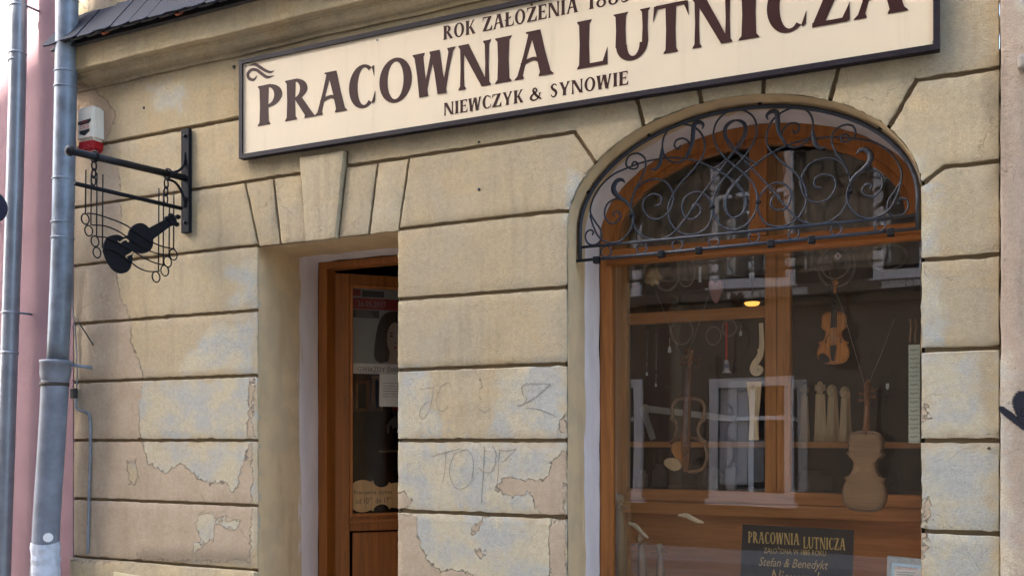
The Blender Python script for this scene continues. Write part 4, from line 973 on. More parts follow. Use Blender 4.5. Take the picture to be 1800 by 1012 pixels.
mb = MB(); mb.cbox(cx_(1104)-.1, ix1+.2, 1.12, 1.36, shz-.035, shz, .004); mb.build('shelf', 'case_wood_h', win)
# folded brown backing added to lighten the fanlight, where reflections stay too dark
vs = []; nx = 90
for i in range(nx+1):
    x = lerp(WX0-.05, WX1+.13, i/nx); y = 1.13+.018*math.sin(i*1.15)+.008*math.sin(i*2.7+1)
    for z in (2.62, 2.9, 3.1, 3.315): vs.append((x, y+.006*math.sin(z*9+i*.5), z))
m_ = MB(); m_.add(vs, [(i*4+k, i*4+k+1, (i+1)*4+k+1, (i+1)*4+k) for i in range(nx) for k in range(3)], True); m_.build('backing_drape', 'backing_drape', win)
# the room behind
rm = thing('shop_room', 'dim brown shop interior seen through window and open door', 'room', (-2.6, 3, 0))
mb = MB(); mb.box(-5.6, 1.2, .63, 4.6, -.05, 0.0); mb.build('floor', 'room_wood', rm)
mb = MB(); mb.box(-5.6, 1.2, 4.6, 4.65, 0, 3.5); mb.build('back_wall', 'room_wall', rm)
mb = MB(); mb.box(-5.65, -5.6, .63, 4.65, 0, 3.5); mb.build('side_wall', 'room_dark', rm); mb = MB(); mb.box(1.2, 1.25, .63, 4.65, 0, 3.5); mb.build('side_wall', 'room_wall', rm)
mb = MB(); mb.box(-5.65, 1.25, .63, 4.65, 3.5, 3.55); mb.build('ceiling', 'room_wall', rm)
# glowing lamp inside the shop
lp = at(1322, 531, 2.2); lt = thing('ceiling_lamp', 'small glowing orange lamp inside the shop above the rail', 'lamp', (lp.x, lp.y, lp.z))
mb = MB(); mb.lathe([(.01, .05), (.05, .045), (.085, .01), (.08, .0)], lp, 16); mb.build('shade', 'dirty_iron', lt)
mb = MB(); mb.lathe([(.02, -.028), (.045, -.02), (.055, -.004), (.05, .0)], lp, 14); mb.build('bulb', 'lamp_glow', lt)
mb = MB(); mb.tube([lp+Za*.05, Vector((lp.x, lp.y, 3.5))], .004, 6); mb.build('cord', 'cable_black', lt)


# ================================================================ wrought iron fanlight grille
IY = .13
gr = thing('window_grille', 'black wrought iron scroll grille in the arch of the shop window', 'grille', (WC, IY, 2.6))
def gA(u, v): return at(980+u/3.161, 160+v/3.161, IY)
XC = gA(986, 100).x
def mir(p): return Vector((2*XC-p.x, p.y, p.z))
k_in = .022
an = 60; p_ = [Vector((WC+(WA-k_in)*math.cos(R(180-i*180/an)), IY, SPR+(RISE-k_in)*math.sin(R(180-i*180/an)))) for i in range(an+1)]
bl0 = at(1009, 459, IY); bl1 = at(1619, 401, IY); bu0 = at(1018, 435, IY); bu1 = at(1607, 379, IY)
lz = (bl0.z+bl1.z)/2; uz = (bu0.z+bu1.z)/2
p_ = [Vector((WX0+k_in, IY, lz))] + p_ + [Vector((WX1-k_in, IY, lz))]
mb = MB(); mb.tube(p_, .0115, 8); mb.build('arch_bar', 'iron', gr)
mb = MB(); mb.tube([(WX0+.004, IY, bl0.z), (WX1-.004, IY, bl1.z)], .0085, 8); mb.build('bar', 'iron', gr)
mb = MB(); mb.tube([(WX0+.02, IY, bu0.z), (WX1-.02, IY, bu1.z)], .0078, 8); mb.build('bar', 'iron', gr)
def bz_l(x): return lerp(bl0.z, bl1.z, (x-WX0)/(WX1-WX0))
def bz_u(x): return lerp(bu0.z, bu1.z, (x-WX0)/(WX1-WX0))
for (px) in (1065.4, 1128, 1191, 1255, 1325.5, 1395, 1470, 1547):
    x = at(px, 400, IY).x; zc = (bz_l(x)+bz_u(x))/2; rr = (bz_u(x)-bz_l(x))/2-.006
    mb = MB(); mb.tube(ring_pts(Vector((x, IY, zc)), rr, Xa, Za, 18), .0042, 6, closed=True); mb.build('ring', 'iron', gr)
for px in (1049, 1162.5, 1228.3, 1355.4, 1427, 1565.7):
    x = at(px, 440, IY).x; mb = MB(); mb.cbox(x-.016, x+.016, IY-.02, IY+.02, bz_l(x)-.024, bz_l(x)+.012, .004); mb.build('clip', 'iron_arm', gr)
TR = [ # (path in left half, radius, thick-leaf flag)
 ([(192,800),(198,782),(182,771),(160,785),(154,815),(172,848),(208,853),(238,828),(240,775),(212,730),(188,690),(182,650),(205,580),(250,515),(310,463),(380,430),(470,397),(560,378),(640,370),(730,378),(810,402),(885,440),(950,480),(1008,525),(1042,580),(1046,640),(1015,690),(970,702),(940,670),(935,610),(958,552),(1010,490)], .0050),
 ([(182,690),(200,750),(232,812),(285,842),(345,835),(395,790),(420,730),(418,680),(398,638),(355,605),(310,605),(272,638),(264,695),(295,736),(335,725),(352,695),(335,670),(312,680),(318,697)], .0050),
 ([(540,640),(572,625),(572,585),(530,573),(485,598),(474,650),(510,702),(570,708),(625,660),(643,580),(605,508),(540,490),(475,508),(428,560),(408,630),(412,705),(440,775),(495,817),(570,822),(640,790),(705,715),(790,590),(870,485),(950,375),(1000,298),(1036,235),(1030,182),(982,163),(935,190),(924,245),(965,318),(1040,366),(1115,412)], .0050),
 ([(412,412),(428,394),(448,405),(440,430),(405,432),(382,408),(398,362),(445,348),(486,375),(490,425),(468,482),(435,545),(412,605)], .0050),
 ([(684,300),(668,322),(648,302),(662,272),(705,265),(738,300),(730,350),(690,390),(640,395),(598,365),(582,305),(595,245),(635,200),(690,184),(755,198),(800,240),(818,310),(797,378),(740,452),(670,530),(622,615),(615,690),(645,758),(710,797),(780,790),(836,748),(861,680),(855,622),(820,576),(768,560),(712,588),(690,640),(710,700),(752,710),(792,680),(790,642),(765,625),(748,640),(760,657)], .0050),
]
LEAF = [ ([(378,512),(362,496),(335,500),(316,530),(318,562),(345,592),(388,620),(408,650)], [.004,.010,.014,.017,.017,.013,.009,.006]),
         ([(806,216),(812,190),(788,176),(762,190),(756,235),(752,285),(738,325),(714,365)], [.003,.009,.013,.015,.014,.013,.010,.006]),
         ([(582,320),(578,365),(570,405),(548,436),(515,440)], [.005,.011,.013,.010,.003]) ]
def smooth(pts, k=7): return spline(pts, k)
for side in (0, 1):
    fx = (lambda q: q) if side == 0 else mir
    for i, (pp, r_) in enumerate(TR):
        yo = (.0 if i % 2 else .006) + side*.003
        mb = MB(); mb.tube(smooth([fx(gA(*q))+Vector((0, yo-.003, 0)) for q in pp]), r_, 7); mb.build('scroll', 'iron', gr)
    for pp, rs in LEAF:
        P = smooth([fx(gA(*q))-Vector((0, .008, 0)) for q in pp], 6); RS = []
        for i in range(len(P)): q = i/6; j_ = min(int(q), len(rs)-2); RS.append(lerp(rs[j_], rs[j_+1], q-j_)*.85)
        mb = MB(); mb.tube(P, RS, 8, flat=.5); mb.build('leaf', 'iron', gr)
cl = [(1000,490),(950,450),(890,530)]
loop = [(878,560),(895,520),(950,450),(1030,370),(1080,300),(1106,220),(1092,150),(1045,110),(986,100)]
L1 = [gA(*q) for q in loop]
inn = [gA(*q) for q in [(986,776),(920,755),(875,700),(864,640)]]
half = inn + [gA(*q) for q in [(868,590)]] + [gA(*q) for q in [(895,525),(955,450),(1030,372),(1080,300),(1106,222),(1092,152),(1045,112),(986,100)]]
mb = MB(); mb.tube(smooth([q+Vector((0, .004, 0)) for q in half]), .0050, 7); mb.build('scroll', 'iron', gr)
mb = MB(); mb.tube(smooth([mir(q)-Vector((0, .005, 0)) for q in half]), .0050, 7); mb.build('scroll', 'iron', gr)
for q in ((860, 645), (410, 690)):
    for fx in ((lambda z: z), mir):
        c = fx(gA(*q)); mb = MB(); mb.cbox(c.x-.012, c.x+.012, IY-.012, IY+.012, c.z-.008, c.z+.008, .003); mb.build('collar', 'iron_arm', gr)
for a in (158, 122, 82, 38):
    q = Vector((arch(a)[0], IY, arch(a)[1])); c = Vector((WC, IY, SPR)); d_ = (q-c).normalized()
    mb = MB(); mb.tube([q+d_*.01, q-d_*.028], .009, 6); mb.build('fixing_lug', 'iron_arm', gr)

# ================================================================ instruments and things in the showcase
OUT = [(.0,0),(.050,.003),(.082,.018),(.100,.048),(.1045,.085),(.098,.115),(.091,.132),(.100,.149)]
CB = [(.100,.149),(.078,.156),(.062,.176),(.055,.202),(.059,.228),(.071,.247),(.088,.256)]
UP = [(.088,.256),(.0775,.270),(.082,.290),(.0825,.315),(.068,.342),(.040,.354),(.0,.356)]
half_o = spl2(OUT, 5)[:-1] + spl2(CB, 5)[:-1] + spl2(UP, 5)
VOUT = half_o + [(-x, y) for x, y in half_o[::-1][1:-1]]
def vbody(mb, th=.034, arch_h=.012):
    n = len(VOUT); rings = []
    for sgn in (1, -1):
        for (s, h) in ((1.0, th/2), (.975, th/2+.003), (.80, th/2+arch_h*.6), (.45, th/2+arch_h*.95), (.12, th/2+arch_h)):
            rings.append([(x*s, -sgn*h, .178+(y-.178)*s) for x, y in VOUT])
    vs = [p for r_ in rings for p in r_]; fs = []
    for base in (0, 5):
        for a in range(4):
            for k in range(n): l = (k+1) % n; fs.append(((base+a)*n+k, (base+a)*n+l, (base+a+1)*n+l, (base+a+1)*n+k))
        fs.append(tuple((base+4)*n+k for k in range(n)))
    mb.add(vs, fs, True)
    inr = [(x*.955, y) for x, y in VOUT]
    mb.add([(x, -th/2, z) for x, z in inr]+[(x, th/2, z) for x, z in inr], [(k, (k+1) % n, n+(k+1) % n, n+k) for k in range(n)], True)
def scroll_head(mb, z0, s=1.0):
    """peg box and scroll turned forwards, front is -Y"""
    pts = [(0, .0, z0), (0, .006, z0+.03*s), (0, .014, z0+.06*s), (0, .012, z0+.085*s), (0, -.006, z0+.098*s), (0, -.022, z0+.088*s), (0, -.022, z0+.070*s), (0, -.008, z0+.066*s), (0, -.004, z0+.078*s)]
    P = spline(pts, 4); n = len(P); mb.tube(P, [lerp(.012, .0085, i/n)*s for i in range(n)], 8)
    for sx in (-1, 1): mb.tube([(0, -.008, z0+.080*s), (sx*.020*s, -.008, z0+.080*s)], [.015*s, .010*s], 10)
def violin(label, loc, scale, rz, ry, body, neck, front=True, group=None, cat='violin', name='violin', fittings=True):
    t_ = thing(name, label, cat, loc, group); t_.rotation_euler = (0, ry, rz + (0 if front else math.pi)); t_.scale = (scale,)*3
    def bd(nm, m_, mat, p=t_): return m_.build(nm, mat, p, world=False)
    m_ = MB(); vbody(m_); bo = bd('body', m_, body)
    for sg_ in (-1, 1):
        m_ = MB(); m_.tube([(x*.945, sg_*.0222, .178+(y-.178)*.955) for x, y in VOUT], .0013, 4, closed=True); bd('purfling', m_, 'ebony', bo)
    m_ = MB(); m_.tube([(0, .004, .34), (0, .000, .38), (0, -.002, .48)], [.021, .014, .0125], 10); bd('neck', m_, neck)
    m_ = MB(); scroll_head(m_, .475); hd = bd('scroll', m_, neck)
    if fittings:
        m_ = MB(); m_.add([(-.021,-.036,.245),(.021,-.036,.245),(.012,-.018,.48),(-.012,-.018,.48),(-.021,-.042,.245),(.021,-.042,.245),(.012,-.023,.48),(-.012,-.023,.48)], [(0,1,2,3),(7,6,5,4),(0,4,5,1),(1,5,6,2),(2,6,7,3),(3,7,4,0)]); bd('fingerboard', m_, 'ebony')
        m_ = MB(); m_.add([(-.010,-.034,.02),(.010,-.034,.02),(.021,-.040,.125),(-.021,-.040,.125),(-.010,-.038,.02),(.010,-.038,.02),(.021,-.046,.125),(-.021,-.046,.125)], [(0,1,2,3),(7,6,5,4),(0,4,5,1),(1,5,6,2),(2,6,7,3),(3,7,4,0)]); bd('tailpiece', m_, 'ebony')
        m_ = MB(); m_.prism([(-.022,0),(-.014,.004),(0,.010),(.014,.004),(.022,0),(.018,.022),(0,.031),(-.018,.022)], lambda u, v, d: (u, -.027-v, .178+d), -.003, .003); bd('bridge', m_, 'maple')
        for i in range(4):
            x = -.010+.0066*i; m_ = MB(); m_.tube([(x, -.048, .122), (x*1.3, -.058, .178), (x*.6, -.024, .485)], .0009, 4); bd('string', m_, 'steel_string')
        for sx in (-1, 1):
            L, Rr = ribbon([(sx*.040,.150),(sx*.050,.148),(sx*.048,.165),(sx*.038,.185),(sx*.031,.205),(sx*.027,.217),(sx*.036,.221)], [.006,.008,.005,.004,.005,.008,.006], 4)
            m_ = MB(); m_.strip(L, Rr, lambda u, v, d: (u, -d, v), .018, .0285); m_2 = bd('sound_hole', m_, 'ebony', bo)
        m_ = MB(); P = [(-.02,.018),(-.045,.004),(-.08,.014),(-.094,.045),(-.08,.07),(-.05,.066),(-.028,.046)]; m_.prism(spl2(P, 4, True), lambda u, v, d: (u, -d, v), .026, .040); bd('chin_rest', m_, 'ebony')
    for i in range(4):
        sx = -1 if i % 2 else 1; z = .492+.013*i; m_ = MB(); m_.tube([(-sx*.014, .006, z), (sx*.026, .006, z), (sx*.030, .006, z), (sx*.044, .006, z)], [.0035, .0035, .008, .007], 7); bd('peg', m_, 'ebony' if fittings else neck)
    return t_
def hang(label, pts, r=.0012, mat='string', name='hanging_string', group=None):
    m_ = MB(); m_.tube([Vector(p) for p in pts], r, 5); o = m_.build(name, mat, None, loc=tuple(pts[-1])); return tag(o, label, 'string', group)
VY = .78
b0 = at(1464, 640, VY); s1 = (at(1464, 548, VY).z-b0.z)/.356
violin('small amber violin with black chin rest hanging right of the mullion', b0, s1, R(6), R(1.5), 'violin_varnish', 'violin_varnish')
b0 = at(1519, 899, .74); s2 = (at(1519, 757, .74).z-b0.z)/.356
v2 = violin('unvarnished violin showing its brown back, hanging low at right', b0, s2, R(-8), R(-1.5), 'raw_violin', 'dark_varnish', False, fittings=False)
v2.scale = (s2*.90, s2, s2)
# skeleton violin: only a bent rim on each side of the fingerboard
b0 = at(1206, 828, .74); s3 = (at(1206, 700, .74).z-b0.z)/.356
sk = thing('frame_violin', 'hollow rim violin without belly hanging at left of the window', 'violin', b0); sk.scale = (s3,)*3; sk.rotation_euler = (0, R(2), R(-6))
def sb(nm, m_, mat): return m_.build(nm, mat, sk, world=False)
m_ = MB(); rim = [(x, 0, y) for x, y in half_o[1:]]; m_.tube(rim, .0085, 8); sb('rim', m_, 'raw_violin')
m_ = MB(); m_.tube([(-x, 0, y) for x, y in half_o[len(half_o)*45//100:]], .0085, 8); sb('rim', m_, 'raw_violin')
m_ = MB(); m_.tube([(-.088, 0, .134), (-.06, 0, .155), (0, 0, .165), (.06, 0, .16), (.092, 0, .146)], .009, 8); sb('cross_brace', m_, 'dark_varnish')
m_ = MB(); m_.add([(-.022,-.006,.10),(.022,-.006,.10),(.013,-.004,.50),(-.013,-.004,.50),(-.022,-.022,.10),(.022,-.022,.10),(.013,-.016,.50),(-.013,-.016,.50)], [(0,1,2,3),(7,6,5,4),(0,4,5,1),(1,5,6,2),(2,6,7,3),(3,7,4,0)]); sb('fingerboard', m_, 'dark_varnish')
m_ = MB(); m_.prism([(-.008,.0),(.014,.0),(.020,.11),(-.018,.11)], lambda u, v, d: (u, -d, v), .0, .014); sb('tailpiece', m_, 'dark_varnish')
m_ = MB(); m_.prism(spl2([(-.02,.02),(-.055,.0),(-.10,.02),(-.11,.045),(-.085,.062),(-.04,.055)], 4, True), lambda u, v, d: (u, -d, v), .0, .018); sb('chin_rest', m_, 'bare_scroll')
m_ = MB(); m_.prism([(-.02,.03),(-.05,.05),(-.082,.10),(-.075,.13),(-.03,.15)], lambda u, v, d: (u, -d, v), -.008, .0); sb('back_plate', m_, 'violin_varnish')
m_ = MB(); scroll_head(m_, .50, 1.05); sb('scroll', m_, 'dark_varnish')
for i in range(4):
    sx = -1 if i % 2 else 1; z = .515+.014*i; m_ = MB(); m_.tube([(-sx*.014, .006, z), (sx*.03, .006, z), (sx*.05, .006, z)], [.004, .004, .009], 7); sb('peg', m_, 'dark_varnish')
for i in range(4):
    x = -.010+.0066*i; m_ = MB(); m_.tube([(x, -.016, .08), (x*.8, -.026, .17), (x*.6, -.018, .51)], .0009, 4); sb('string', m_, 'steel_string')
# strings they hang from
hang('twine running from top left down to the hollow rim violin', [at(1152, 510, .74), at(1172, 560, .74), at(1200, 632, .74)])
hang('twine running from upper rail down to the hollow rim violin', [at(1245, 520, .74), at(1228, 570, .74), at(1206, 632, .74)])
hang('twine slanting from the amber violin down to the unvarnished violin', [at(1450, 450, .75), at(1464, 500, .75), at(1480, 540, .75), at(1521, 680, .74)])
hang('twine rising right from the unvarnished violin', [at(1572, 560, .75), at(1550, 620, .75), at(1524, 680, .74)])
for lb, cxp, cyp, rw, rh in (('large loop of coiled strings above the amber violin', 1470, 468, 32, 36), ('small loop of coiled strings left above the amber violin', 1468, 462, 26, 28), ('coil of pale strings hanging at upper left pane', 1172, 480, 22, 30), ('coil of pale strings hanging in the upper left middle', 1206, 478, 16, 26), ('drooping string loop at upper right of the pane', 1560, 452, 34, 22)):
    c = at(cxp, cyp, .80); rx = abs(at(cxp+rw, cyp, .80).x-c.x); rz_ = abs(at(cxp, cyp-rh, .80).z-c.z)
    m_ = MB(); rd = random.Random(int(cxp))
    for q in range(4):
        e = rd.uniform(-.006, .006); pts_ = [c+Vector((math.cos(2*math.pi*i/24)*(rx+e), .003*q, math.sin(2*math.pi*i/24)*(rz_+e+rd.uniform(-.003, .003)))) for i in range(24)]
        m_.tube(pts_, .0008, 4, closed=True)
    tag(m_.build('string_coil', 'string', None, loc=tuple(c)), lb, 'string coil', 'coils of strings in the showcase')['kind'] = 'stuff'
# neck blanks on the shelf
NB = []
def neck_blank(label, px0, px1, pytop, rz, mat='pale_maple', Y=1.24):
    c = at((px0+px1)/2, 774, Y); top = at((px0+px1)/2, pytop, Y); h = top.z-shz; w = abs(at(px1, 774, Y).x-at(px0, 774, Y).x)
    t_ = thing('violin_neck_blank', label, 'violin neck', (c.x, Y, shz+.001), 'violin necks standing on the shelf'); t_.rotation_euler = (0, 0, rz)
    m_ = MB(); prof = [(w*.75, 0), (w*.75, h*.10), (w*.62, h*.14), (w*.50, h*.3), (w*.42, h*.55), (w*.36, h*.80)]
    vs = []; 
    for (d, z) in prof: e = w*lerp(.50, .34, z/h); vs += [(-e, -d*.8, z), (e, -d*.8, z), (e*.8, d*.8, z), (-e*.8, d*.8, z)]
    fs = [(0, 3, 2, 1)] + [(i*4+k, i*4+(k+1) % 4, (i+1)*4+(k+1) % 4, (i+1)*4+k) for i in range(len(prof)-1) for k in range(4)] + [tuple(len(prof)*4-4+k for k in range(4))]
    m_.add(vs, fs); m_.build('shaft', mat, t_, world=False)
    m_ = MB(); P = [(0, .0, h*.70), (0, .012, h*.80), (0, .016, h*.88), (0, .004, h*.96), (0, -.018, h*.965), (0, -.030, h*.90), (0, -.022, h*.84), (0, -.012, h*.87)]
    m_.tube(spline(P, 4), w*.24, 8)
    m_.tube([(-w*.40, -.012, h*.91), (w*.40, -.012, h*.91)], w*.27, 10); m_.build('scroll', mat, t_, world=False)
neck_blank('reddish neck blank on the shelf, nearest the mullion', 1405, 1422, 676, R(20), 'bare_scroll')
neck_blank('wide pale neck blank on the shelf, second from the mullion', 1430, 1452, 672, R(15))
neck_blank('carved neck on the shelf, third from the mullion', 1455, 1474, 677, R(-35))
neck_blank('narrow carved neck on the shelf, fourth from the mullion', 1478, 1496, 680, R(-35))
# white carved scroll pattern hanging, and the cream fretted neck below it
c = at(1331, 656, .98)
def pp2(lst, Y=.98): return [(at(1180+u/4.217, 440+v/4.217, Y).x, at(1180+u/4.217, 440+v/4.217, Y).z) for u, v in lst]
wt = thing('scroll_template', 'white scroll shaped neck template hanging beside the mullion', 'template', c)
m_ = MB(); L, Rr = ribbon(pp2([(668,540),(672,640),(672,720),(655,790),(622,840),(605,880),(622,912),(655,908),(670,880),(650,862),(632,880),(645,895)]), [.022,.024,.028,.034,.036,.030,.026,.024,.022,.020,.016,.012], 6)
m_.strip(L, Rr, lambda u, v, d: (u, .98-d, v), 0, .016); m_.build('blank', 'pale_maple', wt)
m_ = MB(); q = pp2([(640,735),(648,730),(660,750),(650,770)]); m_.prism(q, lambda u, v, d: (u, .98-d, v), .0, .015); m_.build('spur', 'pale_maple', wt)
fn_ = thing('fretted_neck', 'cream carved neck panel with scroll top hanging below the white template', 'neck', at(1325, 772, .98))
p2 = [at(x, y, .98) for x, y in ((1313, 671), (1339, 671), (1337, 700), (1333, 740), (1334, 773), (1317, 773), (1319, 740), (1317, 700))]
m_ = MB(); m_.prism([(p.x, p.z) for p in p2], lambda u, v, d: (u, d, v), .965, .985); m_.build('panel', 'pale_maple', fn_)
c = at(1323, 680, .96); m_ = MB(); pts_ = [c+Vector((.014*(1-i/26)*math.cos(i*.5), -.001, .014*(1-i/26)*math.sin(i*.5))) for i in range(24)]; m_.tube(pts_, .0018, 5); m_.build('carved_volute', 'bare_scroll', fn_)
# bell on a red ribbon
bp = at(1277, 655, .95); bt = at(1277, 632, .95); rt = at(1277.5, 566, .95); hb = bt.z-bp.z
be = thing('bell', 'little white china bell with dark pattern on red ribbon', 'bell', bp)
m_ = MB(); m_.lathe([(.026, 0), (.025, .004), (.018, .010), (.0155, .02), (.0145, hb*.7), (.011, hb*.95), (.004, hb)], bp, 18); m_.build('cup', 'porcelain', be)
m_ = MB(); m_.lathe([(.0186, .0095), (.0158, .0205), (.0150, hb*.55)], bp, 18); m_.v = [v for v in m_.v]
for k in range(7):
    a = -math.pi/2+(k-3)*.35; m2 = MB(); z = bp.z+.022+.006*(k % 2); m2.tube([(bp.x+.0165*math.cos(a), bp.y+.0165*math.sin(a), z), (bp.x+.0155*math.cos(a), bp.y+.0155*math.sin(a), z+hb*.35)], .0022, 5); m2.build('pattern', 'blue_print', be)
m_ = MB(); m_.cbox(bp.x-.0055, bp.x+.0055, .948, .951, bt.z-.004, rt.z, .001); m_.build('ribbon', 'ribbon_red', be)
# heart of checked cloth, white tag, little pendants
ht = at(1258, 532, .80); hp = [at(x, y, .80) for x, y in ((1258, 534), (1249, 515), (1246, 500), (1250, 492), (1258, 497), (1266, 492), (1271, 500), (1268, 515))]
m_ = MB(); m_.prism(spl2([(p.x, p.z) for p in hp], 4, True), lambda u, v, d: (u, d, v), .79, .81)
tag(m_.build('cloth_heart', 'tartan', None, loc=tuple(ht)), 'checked cloth heart hanging near the top of the pane', 'heart')
p = at(1230, 496, .80); m_ = MB(); m_.cbox(p.x-.006, p.x+.010, .798, .802, p.z, at(1230, 469, .80).z, .001); tag(m_.build('paper_tag', 'paper_white', None, loc=tuple(p)), 'narrow white tag hanging at top beside the checked heart', 'tag')
p = at(1473, 450, .80); m_ = MB(); m_.prism([(p.x, p.z-.022), (p.x+.020, p.z), (p.x, p.z+.022), (p.x-.020, p.z)], lambda u, v, d: (u, d, v), .798, .802); dm = m_.build('diamond_tag', 'paper_white', None, loc=tuple(p)); tag(dm, 'white diamond sticker tag at the top of right pane', 'tag')
m_ = MB(); m_.prism([(p.x, p.z-.008), (p.x+.007, p.z), (p.x, p.z+.008), (p.x-.007, p.z)], lambda u, v, d: (u, d, v), .796, .797); m_.build('mark', 'print_red', dm)
PEND = [('long pendant chain with a star, leftmost in the pane', 1138, 580, 655, .010), ('long pendant chain with a green clasp beside the star pendant', 1154, 575, 675, .009), ('silver angel ornament hanging under the rail', 1178, 572, 612, .016), ('pair of dangling earrings just right of the red ribbon', 1303, 568, 584, .012)]
for lb, px, y0, y1, sz in PEND:
    a = at(px, y0, .95); b = at(px-1, y1, .95); t_ = thing('pendant', lb, 'pendant', b, 'pendants hanging under the rail')
    m_ = MB(); m_.tube([a-Xa*.004, b], .0010, 4); m_.tube([a+Xa*.005, b], .0010, 4); m_.build('chain', 'steel_string', t_)
    m_ = MB(); m_.lathe([(.001, -sz*1.8), (sz*.9, -sz*1.2), (sz*.5, -sz*.4), (sz*.7, 0), (sz*.2, sz*.8), (.001, sz)], b, 8); m_.build('charm', 'white_enamel', t_)
for lb, px, py, rr in (('tangle of loops hanging left under the rail', 1198, 582, 20), ('loop of wire hanging beside the red ribbon', 1282, 576, 13), ('leaf shaped net hanging under the rail', 1254, 590, 14)):
    c = at(px, py, .95); r_ = abs(at(px+rr, py, .95).x-c.x); m_ = MB()
    for q in range(3): m_.tube([c+Vector(((r_-.003*q)*math.cos(6.283*i/20), .002*q, (r_-.003*q)*1.2*math.sin(6.283*i/20))) for i in range(20)], .0007, 4, closed=True)
    o = tag(m_.build('string_coil', 'string', None, loc=tuple(c)), lb, 'string coil', 'coils of strings in the showcase'); o['kind'] = 'stuff'
rd = random.Random(11); bm_ = bmesh.new(); bmesh.ops.create_icosphere(bm_, subdivisions=3, radius=1); c = at(1148, 488, .82)
for v in bm_.verts:
    k = 1+.18*math.sin(v.co.x*9+v.co.z*5)+.10*rd.uniform(-1, 1); v.co = Vector((c.x+v.co.x*.052*k, c.y+v.co.y*.02*k, c.z+v.co.z*.045*k+(.02 if v.co.z > .7 else 0)))
bm_.verts.index_update(); m_ = MB(); m_.add([v.co for v in bm_.verts], [[v.index for v in f.verts] for f in bm_.faces], True); bm_.free()
tag(m_.build('cloth_pouch', 'bare_scroll', None, loc=tuple(c)), 'crumpled pale pouch hanging in the top left of the pane', 'pouch')
m_ = MB(); c2 = at(1590, 687, .9); m_.prism([(c2.x-.008, c2.z+.02), (c2.x+.008, c2.z+.02), (c2.x+.008, c2.z-.005), (c2.x, c2.z-.016), (c2.x-.008, c2.z-.005)], lambda u, v, d: (u, d, v), .9, .902)
c3 = at(1560, 680, .9); m_.v = [(x+c3.x-c2.x, y, z+c3.z-c2.z) for x, y, z in m_.v]; tag(m_.build('price_tag', 'paper_white', None, loc=tuple(c3)), 'tiny white tag hanging beside the unvarnished violin', 'tag')
# paper strip with lettering at right
t_ = thing('paper_strip', 'tall pale green strip of handwritten labels at right edge of window', 'paper', at(1606, 778, .62)); pa, pb2 = at(1597, 606, .62), at(1617, 778, .62)
m_ = MB(); m_.box(pa.x, pb2.x, .62, .622, pb2.z, pa.z); m_.build('sheet', 'paper_green', t_)
for q in range(11):
    z = lerp(pa.z, pb2.z, (q+.6)/11.3); m_ = MB(); w_ = pb2.x-pa.x; L, Rr = ribbon([(pa.x+w_*u, z+.006*((i % 2)-.5)*(1.6 if i in (2, 5) else 1)) for i, u in enumerate((.12, .25, .36, .48, .58, .70, .84))], .0022, 4); m_.strip(L, Rr, lambda u, v, d: (u, .62-d, v), 0, .001)
    m_.box(pa.x, pb2.x, .6188, .6196, z-.024, z-.0225); m_.build('handwriting', 'print_black', t_)['kind'] = 'stuff'
# pegs hung above the strip
t_ = thing('mute_forks', 'two wooden fork shaped tools hanging above the pale strip', 'tool', at(1604, 600, .66))
for q in (0, 1):
    m_ = MB(); a = at(1600+9*q, 560, .66); b = at(1600+9*q, 602, .66); m_.tube(spline([a, a.lerp(b, .3)+Xa*.004, a.lerp(b, .7), b], 4), [.006]*13, 6); m_.build('prong', 'raw_violin', t_)
# white articulated lamp arm behind the hollow violin
t_ = thing('desk_lamp', 'white jointed lamp arm behind the hollow rim violin', 'lamp', at(1150, 790, 1.45)); LY = 1.40
for a, b in (((1136, 718), (1292, 736)), ((1132, 722), (1148, 772))):
    p, q = at(*a, LY), at(*b, LY); d_ = (q-p).normalized(); nn = Vector((-d_.z, 0, d_.x))*.022
    m_ = MB(); m_.add([p+nn-Ya*.012, q+nn*.8-Ya*.012, q-nn*.8-Ya*.012, p-nn-Ya*.012, p+nn+Ya*.012, q+nn*.8+Ya*.012, q-nn*.8+Ya*.012, p-nn+Ya*.012], [(0,1,2,3),(7,6,5,4),(0,4,5,1),(1,5,6,2),(2,6,7,3),(3,7,4,0)]); m_.build('arm', 'white_enamel', t_)
c = at(1134, 719, LY-.02); m_ = MB(); m_.lathe([(.03, -.02), (.034, 0), (.03, .02)], (0, 0, 0), 14); m_.v = [(c.x+x, c.y+z, c.z+y) for x, y, z in m_.v]; m_.build('joint', 'white_enamel', t_)
# jars and papers glimpsed under the shelf
for i, (px, w_, h_) in enumerate(((1130, .07, .12), (1160, .10, .16), (1250, .16, .14), (1285, .08, .18), (1430, .22, .13), (1570, .10, .15))):
    p = at(px, 850, 1.5); m_ = MB(); m_.lathe([(w_*.5, 0), (w_*.52, .02), (w_*.5, h_*.7), (w_*.3, h_*.85), (w_*.32, h_)], (p.x, 1.5, bz1-.02), 14)
    o = m_.build('glass_jar', ('curtain', 'paper_grey', 'cable_grey')[i % 3], None, loc=(p.x, 1.5, bz1-.02)); tag(o, ('dim jar on the work bench behind the glass, %s' % ('leftmost', 'second from left', 'third from left', 'just left of mullion', 'just right of mullion', 'rightmost')[i]), 'jar', 'jars on the work bench')
m_ = MB(); m_.cbox(cx_(1104)-.1, ix1+.2, 1.40, 1.95, bz1-.06, bz1-.021, .004); wb = thing('work_bench', 'dark wooden work bench behind the inner window', 'bench', (WC, 1.7, 0)); m_.build('top', 'room_wood', wb)
for xx in (WX0+.1, WX1-.1):
    m_ = MB(); m_.cbox(xx-.04, xx+.04, 1.45, 1.9, 0, bz1-.061, .004); m_.build('leg', 'room_wood', wb)
